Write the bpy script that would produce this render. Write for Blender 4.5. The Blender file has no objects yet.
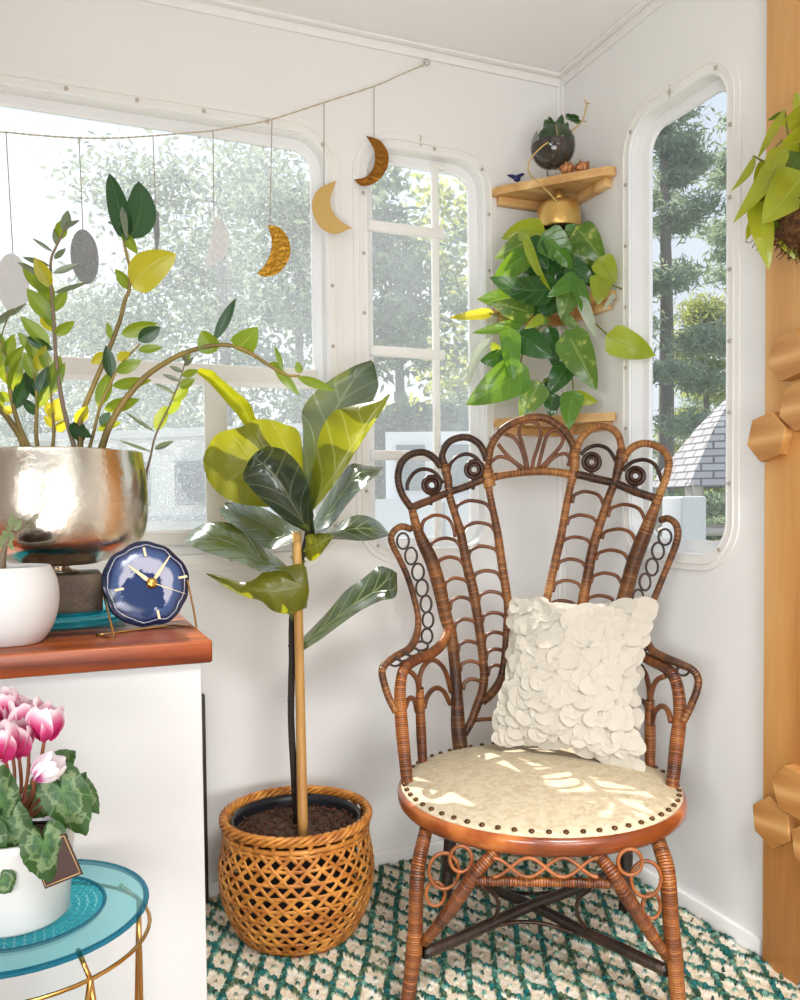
import bpy, math, random
from mathutils import Vector, Matrix, noise
import numpy as np

random.seed(7)
SC = bpy.context.scene
COL = SC.collection
PI = math.pi
WORLD, SUN, FILL, EXPO = .68, 5.4, 42.0, 0.58

# ------------------------------------------------------------------ camera frame (used to survey real positions)
F, CX, CY = 848.5, 400.0, 533.0
CAM = Vector((-1.341, -2.043, 0.95))
_y, _p, _r = math.radians(22.42), math.radians(2.024), math.radians(-.6045)
FW = Vector((math.sin(_y) * math.cos(_p), math.cos(_y) * math.cos(_p), -math.sin(_p)))
_ri = Vector((math.cos(_y), -math.sin(_y), 0)); _up = _ri.cross(FW)
RT = _ri * math.cos(_r) + _up * math.sin(_r)
UP = -_ri * math.sin(_r) + _up * math.cos(_r)
def ray(x, y): return FW + RT * ((x - CX) / F) - UP * ((y - CY) / F)
def dep(x, y, d): return CAM + ray(x, y) * d
def pl(x, y, ax, v):
    d = ray(x, y); return CAM + d * ((v - CAM[ax]) / d[ax])

# ------------------------------------------------------------------ object helpers
ORG = {}
def tag(o, label=None, cat=None, group=None, kind=None):
    if label: o['label'] = label
    if cat: o['category'] = cat
    if group: o['group'] = group
    if kind: o['kind'] = kind
    return o
def thing(name, label, cat, loc, group=None):
    o = bpy.data.objects.new(name, None); COL.objects.link(o)
    o.empty_display_size = .05
    o.location = loc; ORG[o.name] = Vector(loc)
    return tag(o, label, cat, group)
def link_mesh(name, me, mat, parent=None, loc=None):
    o = bpy.data.objects.new(name, me); COL.objects.link(o)
    if mat:
        me.materials.clear(); me.materials.append(mat)
    if parent:
        o.parent = parent; ORG[o.name] = ORG[parent.name]
    else:
        L = Vector(loc) if loc is not None else Vector((0, 0, 0))
        o.location = L; ORG[o.name] = L
    return o

def smooth(pts, k=4, closed=False):
    """Catmull-Rom through points (any dimension Vector)"""
    n = len(pts)
    if n < 3: return [Vector(p) for p in pts]
    out = []
    segs = n if closed else n - 1
    for i in range(segs):
        if closed:
            a, b, c, d = pts[(i - 1) % n], pts[i], pts[(i + 1) % n], pts[(i + 2) % n]
        else:
            b, c = pts[i], pts[i + 1]
            a = pts[i - 1] if i else b * 2 - c
            d = pts[i + 2] if i + 2 < n else c * 2 - b
        for j in range(k):
            t = j / k
            out.append(0.5 * ((2 * b) + (c - a) * t + (2 * a - 5 * b + 4 * c - d) * t * t + (3 * b - a - 3 * c + d) * t ** 3))
    if not closed: out.append(Vector(pts[-1]))
    return out

class MB:
    def __init__(s): s.v = []; s.f = []; s.uv = []; s.flat = []
    def add(s, vs, fs, uvs=None, flat=False):
        b = len(s.v)
        s.v += [Vector(v) for v in vs]
        s.uv += uvs if uvs else [(0.0, 0.0)] * len(vs)
        s.f += [tuple(i + b for i in f) for f in fs]
        s.flat += [flat] * len(fs)
        return s
    def box(s, lo, hi, bev=0.0):
        x0, y0, z0 = lo; x1, y1, z1 = hi
        if bev <= 0:
            vs = [(x0,y0,z0),(x1,y0,z0),(x1,y1,z0),(x0,y1,z0),(x0,y0,z1),(x1,y0,z1),(x1,y1,z1),(x0,y1,z1)]
            s.add(vs, [(0,3,2,1),(4,5,6,7),(0,1,5,4),(1,2,6,5),(2,3,7,6),(3,0,4,7)], flat=True)
        else:
            import bmesh
            bm = bmesh.new(); bmesh.ops.create_cube(bm, size=1)
            for v in bm.verts: v.co = Vector(((x0+x1)/2+v.co.x*(x1-x0), (y0+y1)/2+v.co.y*(y1-y0), (z0+z1)/2+v.co.z*(z1-z0)))
            bmesh.ops.bevel(bm, geom=bm.edges[:], offset=bev, segments=3, profile=.5, affect='EDGES')
            bm.verts.index_update()
            s.add([v.co.copy() for v in bm.verts], [[v.index for v in f.verts] for f in bm.faces]); bm.free()
        return s
    def prism(s, poly, d, flat=True):
        """poly: list of 3D points, extruded by vector d"""
        n = len(poly); d = Vector(d)
        vs = [Vector(p) for p in poly] + [Vector(p) + d for p in poly]
        fs = [tuple(range(n))[::-1], tuple(range(n, 2*n))] + [(i, (i+1) % n, n + (i+1) % n, n + i) for i in range(n)]
        return s.add(vs, fs, flat=flat)
    def tube(s, pts, r, n=8, k=4, closed=False, flatten=None):
        """swept tube; r a number or list per control point; uv.y = length along; flatten=(vector, ratio)"""
        P = [Vector(p) for p in pts]
        if isinstance(r, (int, float)): R = [r] * len(P)
        else: R = list(r)
        P4 = [Vector((p.x, p.y, p.z, q)) for p, q in zip(P, R)]
        S = smooth(P4, k, closed) if len(P) > 2 or closed else P4
        C = [Vector(q[:3]) for q in S]; RR = [q[3] for q in S]
        m = len(C); vs = []; uv = []; L = 0
        nrm = None
        for i in range(m):
            if closed: t = C[(i+1) % m] - C[i-1]
            else: t = C[min(i+1, m-1)] - C[max(i-1, 0)]
            if t.length < 1e-9: t = Vector((0, 0, 1))
            t.normalize()
            if nrm is None:
                nrm = t.orthogonal().normalized()
            else:
                nrm = nrm - t * nrm.dot(t)
                if nrm.length < 1e-6: nrm = t.orthogonal()
                nrm.normalize()
            bi = t.cross(nrm)
            if i: L += (C[i] - C[i-1]).length
            for j in range(n):
                a = 2 * PI * j / n
                o = (nrm * math.cos(a) + bi * math.sin(a)) * RR[i]
                if flatten:
                    fv = flatten[0](C[i]) if callable(flatten[0]) else flatten[0]
                    o -= fv * (o.dot(fv) * (1 - flatten[1]))
                vs.append(C[i] + o); uv.append((j / n, L))
        fs = []
        for i in range(m if closed else m - 1):
            for j in range(n):
                a = i * n + j; b = i * n + (j + 1) % n
                i2 = (i + 1) % m
                fs.append((a, b, i2 * n + (j + 1) % n, i2 * n + j))
        if not closed:
            fs.append(tuple(range(n))[::-1]); fs.append(tuple(range((m-1)*n, m*n)))
        return s.add(vs, fs, uv)
    def lathe(s, prof, c, n=48, cap0=True, cap1=True, ax=None, ell=(1, 1)):
        """prof list of (r,z) ; c centre; ax=(X,Y,Z) basis"""
        X, Y, Z = ax if ax else (Vector((1,0,0)), Vector((0,1,0)), Vector((0,0,1)))
        c = Vector(c); vs = []; fs = []; uv = []
        for i, (r, z) in enumerate(prof):
            for j in range(n):
                a = 2 * PI * j / n
                vs.append(c + X * (r * ell[0] * math.cos(a)) + Y * (r * ell[1] * math.sin(a)) + Z * z); uv.append((j / n, z))
        for i in range(len(prof) - 1):
            for j in range(n):
                fs.append((i*n+j, i*n+(j+1) % n, (i+1)*n+(j+1) % n, (i+1)*n+j))
        if cap0: fs.append(tuple(range(n))[::-1])
        if cap1: fs.append(tuple(range((len(prof)-1)*n, len(prof)*n)))
        return s.add(vs, fs, uv)
    def lathe_s(s, prof, c, n=64, k=5, **kw):
        P = smooth([Vector((r, z, 0)) for r, z in prof], k)
        return s.lathe([(max(.0005, p.x), p.y) for p in P], c, n, **kw)
    def ball(s, c, r, n=12, sc=(1, 1, 1), jit=0):
        m = n // 2; vs = []; fs = []
        for i in range(1, m):
            th = PI * i / m
            for j in range(n):
                a = 2 * PI * j / n
                q = 1 + (random.uniform(-jit, jit) if jit else 0)
                vs.append(Vector(c) + Vector((r*q*sc[0]*math.sin(th)*math.cos(a), r*q*sc[1]*math.sin(th)*math.sin(a), r*q*sc[2]*math.cos(th))))
        top = len(vs); vs.append(Vector(c) + Vector((0, 0, r*sc[2]))); vs.append(Vector(c) - Vector((0, 0, r*sc[2])))
        for i in range(m - 2):
            for j in range(n): fs.append((i*n+j, (i+1)*n+j, (i+1)*n+(j+1) % n, i*n+(j+1) % n))
        for j in range(n):
            fs.append((top, j, (j+1) % n)); fs.append((top+1, (m-2)*n+(j+1) % n, (m-2)*n+j))
        return s.add(vs, fs)
    def grid(s, rows, uvs=None):
        """rows: list of lists of points"""
        n = len(rows[0]); vs = []; uv = []; fs = []
        for i, rw in enumerate(rows):
            for j, p in enumerate(rw):
                vs.append(p); uv.append((j/(n-1), i/(len(rows)-1)))
        for i in range(len(rows)-1):
            for j in range(n-1): fs.append((i*n+j, i*n+j+1, (i+1)*n+j+1, (i+1)*n+j))
        return s.add(vs, fs, uv)
    def build(s, name, mat, parent=None, loc=None, merge=False, auto=None):
        org = ORG[parent.name] if parent else (Vector(loc) if loc is not None else Vector((0, 0, 0)))
        me = bpy.data.meshes.new(name)
        me.from_pydata([v - org for v in s.v], [], s.f)
        uvl = me.uv_layers.new(name='UVMap')
        idx = np.zeros(len(me.loops), dtype=np.int32); me.loops.foreach_get('vertex_index', idx)
        U = np.array(s.uv, dtype=np.float32)[idx]
        # fix wrap seam for u
        uvl.data.foreach_set('uv', U.ravel())
        me.polygons.foreach_set('use_smooth', [not q for q in s.flat])
        me.update(); me.validate()
        return link_mesh(name, me, mat, parent, loc)

def dup(o, parent=None, name=None):
    c = o.copy(); COL.objects.link(c)
    if parent: c.parent = parent
    return c
def dup_tree(o, parent=None):
    c = dup(o, parent)
    for ch in [q for q in bpy.data.objects if q.parent == o]: dup_tree(ch, c)
    return c

def rrect(x0, y0, x1, y1, r, n=10):
    pts = []
    for cx, cy, a0 in ((x1-r, y1-r, 0), (x0+r, y1-r, 90), (x0+r, y0+r, 180), (x1-r, y0+r, 270)):
        for i in range(n+1):
            a = math.radians(a0 + 90*i/n); pts.append((cx + r*math.cos(a), cy + r*math.sin(a)))
    return pts
def plate_mesh(name, outer, holes, th, bev, M):
    """flat plate with holes, local z from 0..th mapped by M"""
    cu = bpy.data.curves.new(name, 'CURVE'); cu.dimensions = '2D'; cu.fill_mode = 'BOTH'
    for poly in [outer] + holes:
        sp = cu.splines.new('POLY'); sp.points.add(len(poly)-1); sp.use_cyclic_u = True
        for p, q in zip(sp.points, poly): p.co = (q[0], q[1], 0, 1)
    cu.extrude = th/2 - bev; cu.bevel_depth = bev; cu.bevel_resolution = 2
    cu.offset = -bev
    ob = bpy.data.objects.new(name, cu); COL.objects.link(ob)
    dg = bpy.context.evaluated_depsgraph_get(); dg.update()
    me = bpy.data.meshes.new_from_object(ob.evaluated_get(dg))
    bpy.data.objects.remove(ob); bpy.data.curves.remove(cu)
    me.transform(Matrix.Translation((0, 0, th/2)))
    me.transform(M)
    if M.to_3x3().determinant() < 0: me.flip_normals()
    me.polygons.foreach_set('use_smooth', [False]*len(me.polygons))
    me.name = name
    return me
def plate(name, outer, holes, th, bev, M, mat, parent=None):
    me = plate_mesh(name, outer, holes, th, bev, M)
    if parent: me.transform(Matrix.Translation(-ORG[parent.name]))
    return link_mesh(name, me, mat, parent)
# back wall plane: local (a,b,c) -> x=a, z=b, y=-c (c sticks into the room)
MBK = Matrix(((1,0,0,0),(0,0,-1,0),(0,1,0,0),(0,0,0,1)))
# right wall plane: local a -> y, b -> z, c -> -x
MRT = Matrix(((0,0,-1,0),(1,0,0,0),(0,1,0,0),(0,0,0,1)))

# ------------------------------------------------------------------ materials
def newmat(name):
    m = bpy.data.materials.new(name); m.use_nodes = True
    nt = m.node_tree; nt.nodes.clear()
    out = nt.nodes.new('ShaderNodeOutputMaterial')
    return m, nt, out
def N(nt, t, **kw):
    n = nt.nodes.new(t)
    for k, v in kw.items():
        if k.startswith('i_'):
            key = k[2:]
            n.inputs[int(key) if key.isdigit() else key.replace('_', ' ')].default_value = v
        else: setattr(n, k, v)
    return n
def c4(c): return (c[0], c[1], c[2], 1)
def srgb(r, g, b):
    f = lambda u: (u/255/12.92) if u/255 <= .04045 else ((u/255+.055)/1.055)**2.4
    return (f(r), f(g), f(b))
def ramp(nt, stops, interp='LINEAR'):
    r = nt.nodes.new('ShaderNodeValToRGB'); r.color_ramp.interpolation = interp
    e = r.color_ramp.elements
    while len(e) > 1: e.remove(e[-1])
    e[0].position = stops[0][0]; e[0].color = c4(stops[0][1])
    for p, c in stops[1:]:
        q = e.new(p); q.color = c4(c)
    return r
def simple(name, col, rough=.5, metal=0, spec=.5, noise_amt=0, nscale=8, bump=0, bscale=60, trans=0, ior=1.45, coat=0, col2=None, stretch=None):
    m, nt, out = newmat(name); L = nt.links.new
    b = N(nt, 'ShaderNodeBsdfPrincipled'); L(b.outputs[0], out.inputs[0])
    b.inputs['Base Color'].default_value = c4(col); b.inputs['Roughness'].default_value = rough
    b.inputs['Metallic'].default_value = metal; b.inputs['Specular IOR Level'].default_value = spec
    b.inputs['Transmission Weight'].default_value = trans; b.inputs['IOR'].default_value = ior
    b.inputs['Coat Weight'].default_value = coat; b.inputs['Coat Roughness'].default_value = .1
    tc = N(nt, 'ShaderNodeTexCoord')
    src = tc.outputs['Object']
    if stretch:
        mp = N(nt, 'ShaderNodeMapping'); mp.inputs['Scale'].default_value = stretch; L(src, mp.inputs[0]); src = mp.outputs[0]
    if noise_amt or col2:
        nz = N(nt, 'ShaderNodeTexNoise', i_Scale=nscale, i_Detail=4.0); L(src, nz.inputs['Vector'])
        c2 = col2 if col2 else tuple(q*(1-noise_amt) for q in col)
        r = ramp(nt, [(.35, c2), (.65, col)]); L(nz.outputs[0], r.inputs[0]); L(r.outputs[0], b.inputs['Base Color'])
    if bump:
        nb = N(nt, 'ShaderNodeTexNoise', i_Scale=bscale, i_Detail=3.0); L(src, nb.inputs['Vector'])
        bp = N(nt, 'ShaderNodeBump', i_Strength=bump, i_Distance=.01); L(nb.outputs[0], bp.inputs['Height']); L(bp.outputs[0], b.inputs['Normal'])
    return m
def wood(name, cols, axis=0, scale=6, rough=.45, coat=0, dist=6):
    """planed timber: stretched rings along axis"""
    m, nt, out = newmat(name); L = nt.links.new
    b = N(nt, 'ShaderNodeBsdfPrincipled', i_Roughness=rough); L(b.outputs[0], out.inputs[0])
    b.inputs['Coat Weight'].default_value = coat; b.inputs['Coat Roughness'].default_value = .08
    tc = N(nt, 'ShaderNodeTexCoord'); mp = N(nt, 'ShaderNodeMapping'); L(tc.outputs['Object'], mp.inputs[0])
    sc = [1, 1, 1]; sc[axis] = .10
    mp.inputs['Scale'].default_value = sc
    nz = N(nt, 'ShaderNodeTexNoise', i_Scale=scale*.7, i_Detail=2.0); L(mp.outputs[0], nz.inputs[0])
    mul = N(nt, 'ShaderNodeMath', operation='MULTIPLY', i_1=float(dist)*1.6); L(nz.outputs[0], mul.inputs[0])
    fr = N(nt, 'ShaderNodeMath', operation='PINGPONG', i_1=1.0); L(mul.outputs[0], fr.inputs[0])
    fine = N(nt, 'ShaderNodeTexNoise', i_Scale=scale*14, i_Detail=3.0); L(mp.outputs[0], fine.inputs[0])
    ad = N(nt, 'ShaderNodeMath', operation='MULTIPLY_ADD', i_1=.35, i_2=0.0); L(fine.outputs[0], ad.inputs[0])
    ad2 = N(nt, 'ShaderNodeMath', operation='MULTIPLY_ADD', i_1=.72); L(fr.outputs[0], ad2.inputs[0]); L(ad.outputs[0], ad2.inputs[2])
    r = ramp(nt, [(.1, cols[0]), (.55, cols[1]), (.95, cols[2])]); L(ad2.outputs[0], r.inputs[0]); L(r.outputs[0], b.inputs['Base Color'])
    return m
def leafmat(name, front, back=None, glow=(.42, .5, .03), tr=.4, rough=.32, var=.25, vein=None, vein_w=.05, vscale=0, variegate=None, spec=.5):
    m, nt, out = newmat(name); L = nt.links.new
    tc = N(nt, 'ShaderNodeTexCoord')
    nz = N(nt, 'ShaderNodeTexNoise', i_Scale=9.0, i_Detail=3.0); L(tc.outputs['Object'], nz.inputs[0])
    dark = tuple(q*(1-var) for q in front); lite = tuple(min(1, q*(1+var)) for q in front)
    r = ramp(nt, [(.3, dark), (.7, lite)]); L(nz.outputs[0], r.inputs[0])
    col = r.outputs[0]
    if variegate:
        n2 = N(nt, 'ShaderNodeTexNoise', i_Scale=38.0, i_Detail=4.0, i_Roughness=.65); L(tc.outputs['Object'], n2.inputs[0])
        r2 = ramp(nt, [(.55, (0,0,0)), (.66, (1,1,1))]); L(n2.outputs[0], r2.inputs[0])
        mx = N(nt, 'ShaderNodeMix', data_type='RGBA'); L(r2.outputs[0], mx.inputs[0]); L(col, mx.inputs[6]); mx.inputs[7].default_value = c4(variegate); col = mx.outputs[2]
    uv = N(nt, 'ShaderNodeUVMap', uv_map='UVMap'); sp = N(nt, 'ShaderNodeSeparateXYZ'); L(uv.outputs[0], sp.inputs[0])
    vm = None
    if vein:
        d = N(nt, 'ShaderNodeMath', operation='SUBTRACT', i_1=.5); L(sp.outputs[0], d.inputs[0])
        a = N(nt, 'ShaderNodeMath', operation='ABSOLUTE'); L(d.outputs[0], a.inputs[0])
        lt = N(nt, 'ShaderNodeMapRange', i_1=vein_w*.35, i_2=vein_w, i_3=1.0, i_4=0.0); L(a.outputs[0], lt.inputs[0])
        val = lt.outputs[0]
        if vscale:   # side veins:  frac(v*n - |u-.5|*k)
            m1 = N(nt, 'ShaderNodeMath', operation='MULTIPLY', i_1=float(vscale)); L(sp.outputs[1], m1.inputs[0])
            m2 = N(nt, 'ShaderNodeMath', operation='MULTIPLY_ADD', i_1=-float(vscale)*.55); L(a.outputs[0], m2.inputs[0]); L(m1.outputs[0], m2.inputs[2])
            nzz = N(nt, 'ShaderNodeMath', operation='PINGPONG', i_1=.5); L(m2.outputs[0], nzz.inputs[0])
            lt2 = N(nt, 'ShaderNodeMapRange', i_1=.02, i_2=.09, i_3=.8, i_4=0.0); L(nzz.outputs[0], lt2.inputs[0])
            mxx = N(nt, 'ShaderNodeMath', operation='MAXIMUM'); L(val, mxx.inputs[0]); L(lt2.outputs[0], mxx.inputs[1]); val = mxx.outputs[0]
        mx = N(nt, 'ShaderNodeMix', data_type='RGBA'); L(val, mx.inputs[0]); L(col, mx.inputs[6]); mx.inputs[7].default_value = c4(vein); col = mx.outputs[2]
        vm = val
    if back:
        g = N(nt, 'ShaderNodeNewGeometry'); mx = N(nt, 'ShaderNodeMix', data_type='RGBA'); L(g.outputs['Backfacing'], mx.inputs[0]); L(col, mx.inputs[6]); mx.inputs[7].default_value = c4(back); col = mx.outputs[2]
    b = N(nt, 'ShaderNodeBsdfPrincipled', i_Roughness=rough); L(col, b.inputs['Base Color']); b.inputs['Specular IOR Level'].default_value = spec
    if vm is not None:
        bp = N(nt, 'ShaderNodeBump', i_Strength=.35, i_Distance=.003); L(vm, bp.inputs['Height']); bp.invert = True; L(bp.outputs[0], b.inputs['Normal'])
    t = N(nt, 'ShaderNodeBsdfTranslucent'); t.inputs[0].default_value = c4(glow)
    ms = N(nt, 'ShaderNodeMixShader'); ms.inputs[0].default_value = tr; L(b.outputs[0], ms.inputs[1]); L(t.outputs[0], ms.inputs[2]); L(ms.outputs[0], out.inputs[0])
    return m
def cane(name, cols, period=.0045, rough=.38, depth=.5):
    """wrapped cane: bands along the length of the rod (uv.y in metres)"""
    m, nt, out = newmat(name); L = nt.links.new
    uv = N(nt, 'ShaderNodeUVMap', uv_map='UVMap'); sp = N(nt, 'ShaderNodeSeparateXYZ'); L(uv.outputs[0], sp.inputs[0])
    pp = N(nt, 'ShaderNodeMath', operation='PINGPONG', i_1=period/2); L(sp.outputs[1], pp.inputs[0])
    h = N(nt, 'ShaderNodeMapRange', i_1=0.0, i_2=period/2*.55, i_3=0.0, i_4=1.0); L(pp.outputs[0], h.inputs[0])
    tc = N(nt, 'ShaderNodeTexCoord')
    nz = N(nt, 'ShaderNodeTexNoise', i_Scale=9.0, i_Detail=3.0); L(tc.outputs['Object'], nz.inputs[0])
    # every band its own tone
    dv = N(nt, 'ShaderNodeMath', operation='DIVIDE', i_1=period); L(sp.outputs[1], dv.inputs[0])
    fl = N(nt, 'ShaderNodeMath', operation='FLOOR'); L(dv.outputs[0], fl.inputs[0])
    wn = N(nt, 'ShaderNodeTexWhiteNoise', noise_dimensions='1D'); L(fl.outputs[0], wn.inputs['W'])
    ad = N(nt, 'ShaderNodeMath', operation='MULTIPLY_ADD', i_1=.22); L(wn.outputs[0], ad.inputs[0]); L(nz.outputs[0], ad.inputs[2])
    r = ramp(nt, [(.38, cols[0]), (.58, cols[1]), (.8, cols[2])]); L(ad.outputs[0], r.inputs[0])
    mx = N(nt, 'ShaderNodeMix', data_type='RGBA'); L(h.outputs[0], mx.inputs[0]); mx.inputs[6].default_value = c4(tuple(q*.22 for q in cols[0])); L(r.outputs[0], mx.inputs[7])
    b = N(nt, 'ShaderNodeBsdfPrincipled', i_Roughness=rough); L(mx.outputs[2], b.inputs['Base Color'])
    bp = N(nt, 'ShaderNodeBump', i_Strength=depth, i_Distance=.002); L(h.outputs[0], bp.inputs['Height']); L(bp.outputs[0], b.inputs['Normal'])
    L(b.outputs[0], out.inputs[0])
    return m
def glassmat(name, haze=.12, speck=.35, sscale=260):
    """dusty insect-screened pane: mostly clear, a little grime that scatters the daylight"""
    m, nt, out = newmat(name); L = nt.links.new
    tr = N(nt, 'ShaderNodeBsdfTransparent'); gl = N(nt, 'ShaderNodeBsdfGlossy', i_Roughness=.03)
    tl = N(nt, 'ShaderNodeBsdfTranslucent'); tl.inputs[0].default_value = (.88, .93, .98, 1)
    tc = N(nt, 'ShaderNodeTexCoord')
    nz = N(nt, 'ShaderNodeTexNoise', i_Scale=float(sscale), i_Detail=2.0); L(tc.outputs['Object'], nz.inputs[0])
    mr = N(nt, 'ShaderNodeMapRange', i_1=.56, i_2=.72, i_3=0.0, i_4=speck); L(nz.outputs[0], mr.inputs[0])
    n2 = N(nt, 'ShaderNodeTexNoise', i_Scale=4.0, i_Detail=3.0); L(tc.outputs['Object'], n2.inputs[0])
    m2 = N(nt, 'ShaderNodeMath', operation='MULTIPLY_ADD', i_1=haze*1.2, i_2=haze*.4); L(n2.outputs[0], m2.inputs[0])
    ad = N(nt, 'ShaderNodeMath', operation='ADD'); ad.use_clamp = True; L(mr.outputs[0], ad.inputs[0]); L(m2.outputs[0], ad.inputs[1])
    a = N(nt, 'ShaderNodeMixShader'); a.inputs[0].default_value = .010; L(tr.outputs[0], a.inputs[1]); L(gl.outputs[0], a.inputs[2])
    c = N(nt, 'ShaderNodeMixShader'); L(ad.outputs[0], c.inputs[0]); L(a.outputs[0], c.inputs[1]); L(tl.outputs[0], c.inputs[2])
    L(c.outputs[0], out.inputs[0]); return m
def thinglass(name, tint=(1, 1, 1), refl=.1):
    m, nt, out = newmat(name); L = nt.links.new
    tr = N(nt, 'ShaderNodeBsdfTransparent'); tr.inputs[0].default_value = c4(tint)
    gl = N(nt, 'ShaderNodeBsdfGlossy', i_Roughness=.02)
    lw = N(nt, 'ShaderNodeLayerWeight', i_Blend=.25)
    mr = N(nt, 'ShaderNodeMapRange', i_1=0.0, i_2=1.0, i_3=refl*.4, i_4=.8); L(lw.outputs['Fresnel'], mr.inputs[0])
    a = N(nt, 'ShaderNodeMixShader'); L(mr.outputs[0], a.inputs[0]); L(tr.outputs[0], a.inputs[1]); L(gl.outputs[0], a.inputs[2]); L(a.outputs[0], out.inputs[0])
    return m

M = {}
M['wall'] = simple('wall_paint', (.80, .795, .785), .55, noise_amt=.02, nscale=3, bump=.04, bscale=150)
M['ceil'] = simple('ceiling_panel', (.83, .825, .815), .5, bump=.03, bscale=120)
M['trim'] = simple('white_trim', (.84, .83, .81), .4)
M['frame'] = simple('window_frame_white', (.80, .79, .76), .35)
M['frame_cool'] = simple('window_reveal', (.82, .83, .84), .3)
M['sash'] = simple('sash_cream', (.74, .73, .68), .4)
M['screw'] = simple('screw_steel', (.50, .45, .38), .4, metal=.4)
M['glass1'] = glassmat('dusty_glass_wide', .09, .30, 330)
M['glass2'] = glassmat('dusty_glass_middle', .08, .20, 300)
M['glass3'] = glassmat('dusty_glass_right', .05, .10, 260)
M['pine'] = wood('pine_panel', (srgb(176,112,50), srgb(206,150,82), srgb(222,172,108)), axis=2, scale=6, rough=.4, coat=.15, dist=3.2)
M['hex'] = wood('hexagon_timber', (srgb(160,104,48), srgb(194,142,82), srgb(214,168,110)), axis=1, scale=9, rough=.45)
M['shelf'] = wood('shelf_pine', (srgb(186,136,78), srgb(218,176,116), srgb(232,198,142)), axis=0, scale=8, rough=.45)
M['counter'] = wood('varnished_timber', (srgb(78,28,8), srgb(140,62,20), srgb(178,92,38)), axis=0, scale=12, rough=.3, coat=0, dist=5)
M['cabinet'] = simple('cabinet_white', (.57, .56, .55), .45)
M['darkpanel'] = simple('dark_panel', (.035, .022, .015), .4)
M['cord'] = simple('twine', srgb(196,182,156), .8, bump=.4, bscale=400)
M['thread'] = simple('thread', srgb(150,136,112), .8)
M['gold'] = simple('polished_gold', srgb(212,168,84), .25, metal=1, bump=.15, bscale=90)
M['goldhammer'] = simple('hammered_gold', srgb(178,132,50), .28, metal=1, bump=.7, bscale=110)
M['handgold'] = simple('pale_gold', srgb(232,214,170), .4, metal=.3)
M['goldmatte'] = simple('matte_gold', srgb(200,166,100), .5, metal=.6, bump=.1, bscale=60)
M['goldcrescent'] = simple('antique_gold', srgb(140,92,34), .3, metal=.9, bump=.6, bscale=90)
M['silverdark'] = simple('hammered_silver', (.34, .35, .36), .35, metal=.7, bump=.9, bscale=120)
M['silver'] = simple('pale_silver', (.74, .76, .78), .4, metal=.4, bump=.4, bscale=120)
M['brass'] = simple('brass_wire', srgb(200,150,84), .22, metal=1)
M['brasspot'] = simple('brushed_brass', srgb(214,176,104), .3, metal=.85, bump=.12, bscale=30, stretch=(1,1,8))
M['soil'] = simple('potting_soil', (.045, .026, .017), .95, col2=(.13, .075, .045), nscale=90, bump=1, bscale=120)
M['blackpot'] = simple('black_plastic', (.012, .013, .018), .35)
M['whitepot'] = simple('white_ceramic', (.68, .67, .66), .25)
M['whitematte'] = simple('matte_white_pot', (.68, .665, .65), .5)
M['bark'] = simple('dark_bark', (.03, .02, .015), .8, bump=.8, bscale=60)
M['bamboo'] = simple('bamboo_stake', srgb(206,164,96), .45, col2=srgb(170,120,62), nscale=14, stretch=(1,1,.3))
M['cream'] = None
M['nail'] = simple('aged_nail', srgb(90,62,36), .35, metal=.7)
M['rimwood'] = wood('seat_rim_wood', (srgb(92,38,14), srgb(146,72,28), srgb(190,112,52)), axis=0, scale=7, rough=.3, coat=.4)
M['cane_mid'] = cane('cane_brown', (srgb(60,32,14), srgb(112,66,30), srgb(172,112,56)))
M['cane_dark'] = cane('cane_dark', (srgb(34,20,12), srgb(66,38,20), srgb(112,68,34)))
M['cane_honey'] = cane('cane_honey', (srgb(96,54,22), srgb(158,98,44), srgb(200,142,76)))
M['cane_red'] = cane('cane_redbrown', (srgb(68,32,14), srgb(128,68,28), srgb(182,112,52)))
M['cane_black'] = cane('cane_blackened', (srgb(26,18,14), srgb(46,32,24), srgb(74,52,36)))
M['rod'] = simple('cane_rod', srgb(120,70,36), .35, col2=srgb(78,42,20), nscale=22)
M['rod_dark'] = simple('cane_rod_dark', srgb(62,36,22), .35, col2=srgb(38,22,14), nscale=22)
M['rod_red'] = simple('cane_rod_red', srgb(158,92,46), .35, col2=srgb(110,58,26), nscale=22)
M['pillow'] = simple('cream_felt', (.48, .44, .37), .9, bump=.1, bscale=200)
M['rattan'] = simple('rattan_strand', srgb(214,146,66), .4, col2=srgb(160,92,34), nscale=26)
M['bluetop'] = None
def glass_teal(name, tint, scat):
    m, nt, out = newmat(name); L = nt.links.new
    tr = N(nt, 'ShaderNodeBsdfTransparent'); tr.inputs[0].default_value = c4(tint)
    b = N(nt, 'ShaderNodeBsdfPrincipled', i_Roughness=.06); b.inputs['Base Color'].default_value = c4(scat)
    lw = N(nt, 'ShaderNodeLayerWeight', i_Blend=.3)
    mr = N(nt, 'ShaderNodeMapRange', i_1=0.0, i_2=1.0, i_3=.06, i_4=.6); L(lw.outputs['Facing'], mr.inputs[0])
    a = N(nt, 'ShaderNodeMixShader'); L(mr.outputs[0], a.inputs[0]); L(tr.outputs[0], a.inputs[1]); L(b.outputs[0], a.inputs[2]); L(a.outputs[0], out.inputs[0])
    return m
M['tealglass'] = glass_teal('teal_glass', (.70, .93, .95), (.22, .52, .56))
M['tealrim'] = glass_teal('teal_glass_edge', (.20, .52, .62), (.02, .18, .30))
M['tealdeep'] = glass_teal('turquoise_glass', (.45, .86, .90), (.05, .46, .56))
M['clear'] = thinglass('clear_glass', (.97, .98, .98), .12)
M['block'] = simple('old_brown_block', (.10, .06, .035), .5, col2=(.22, .15, .09), nscale=22, bump=.4, bscale=50)
M['card'] = simple('brown_card', (.045, .018, .014), .55)
M['cardline'] = simple('gold_line', srgb(196,160,104), .4)
M['coir'] = simple('coir_fibre', srgb(120,82,44), .95, col2=srgb(70,44,22), nscale=60, bump=1, bscale=160)
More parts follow.
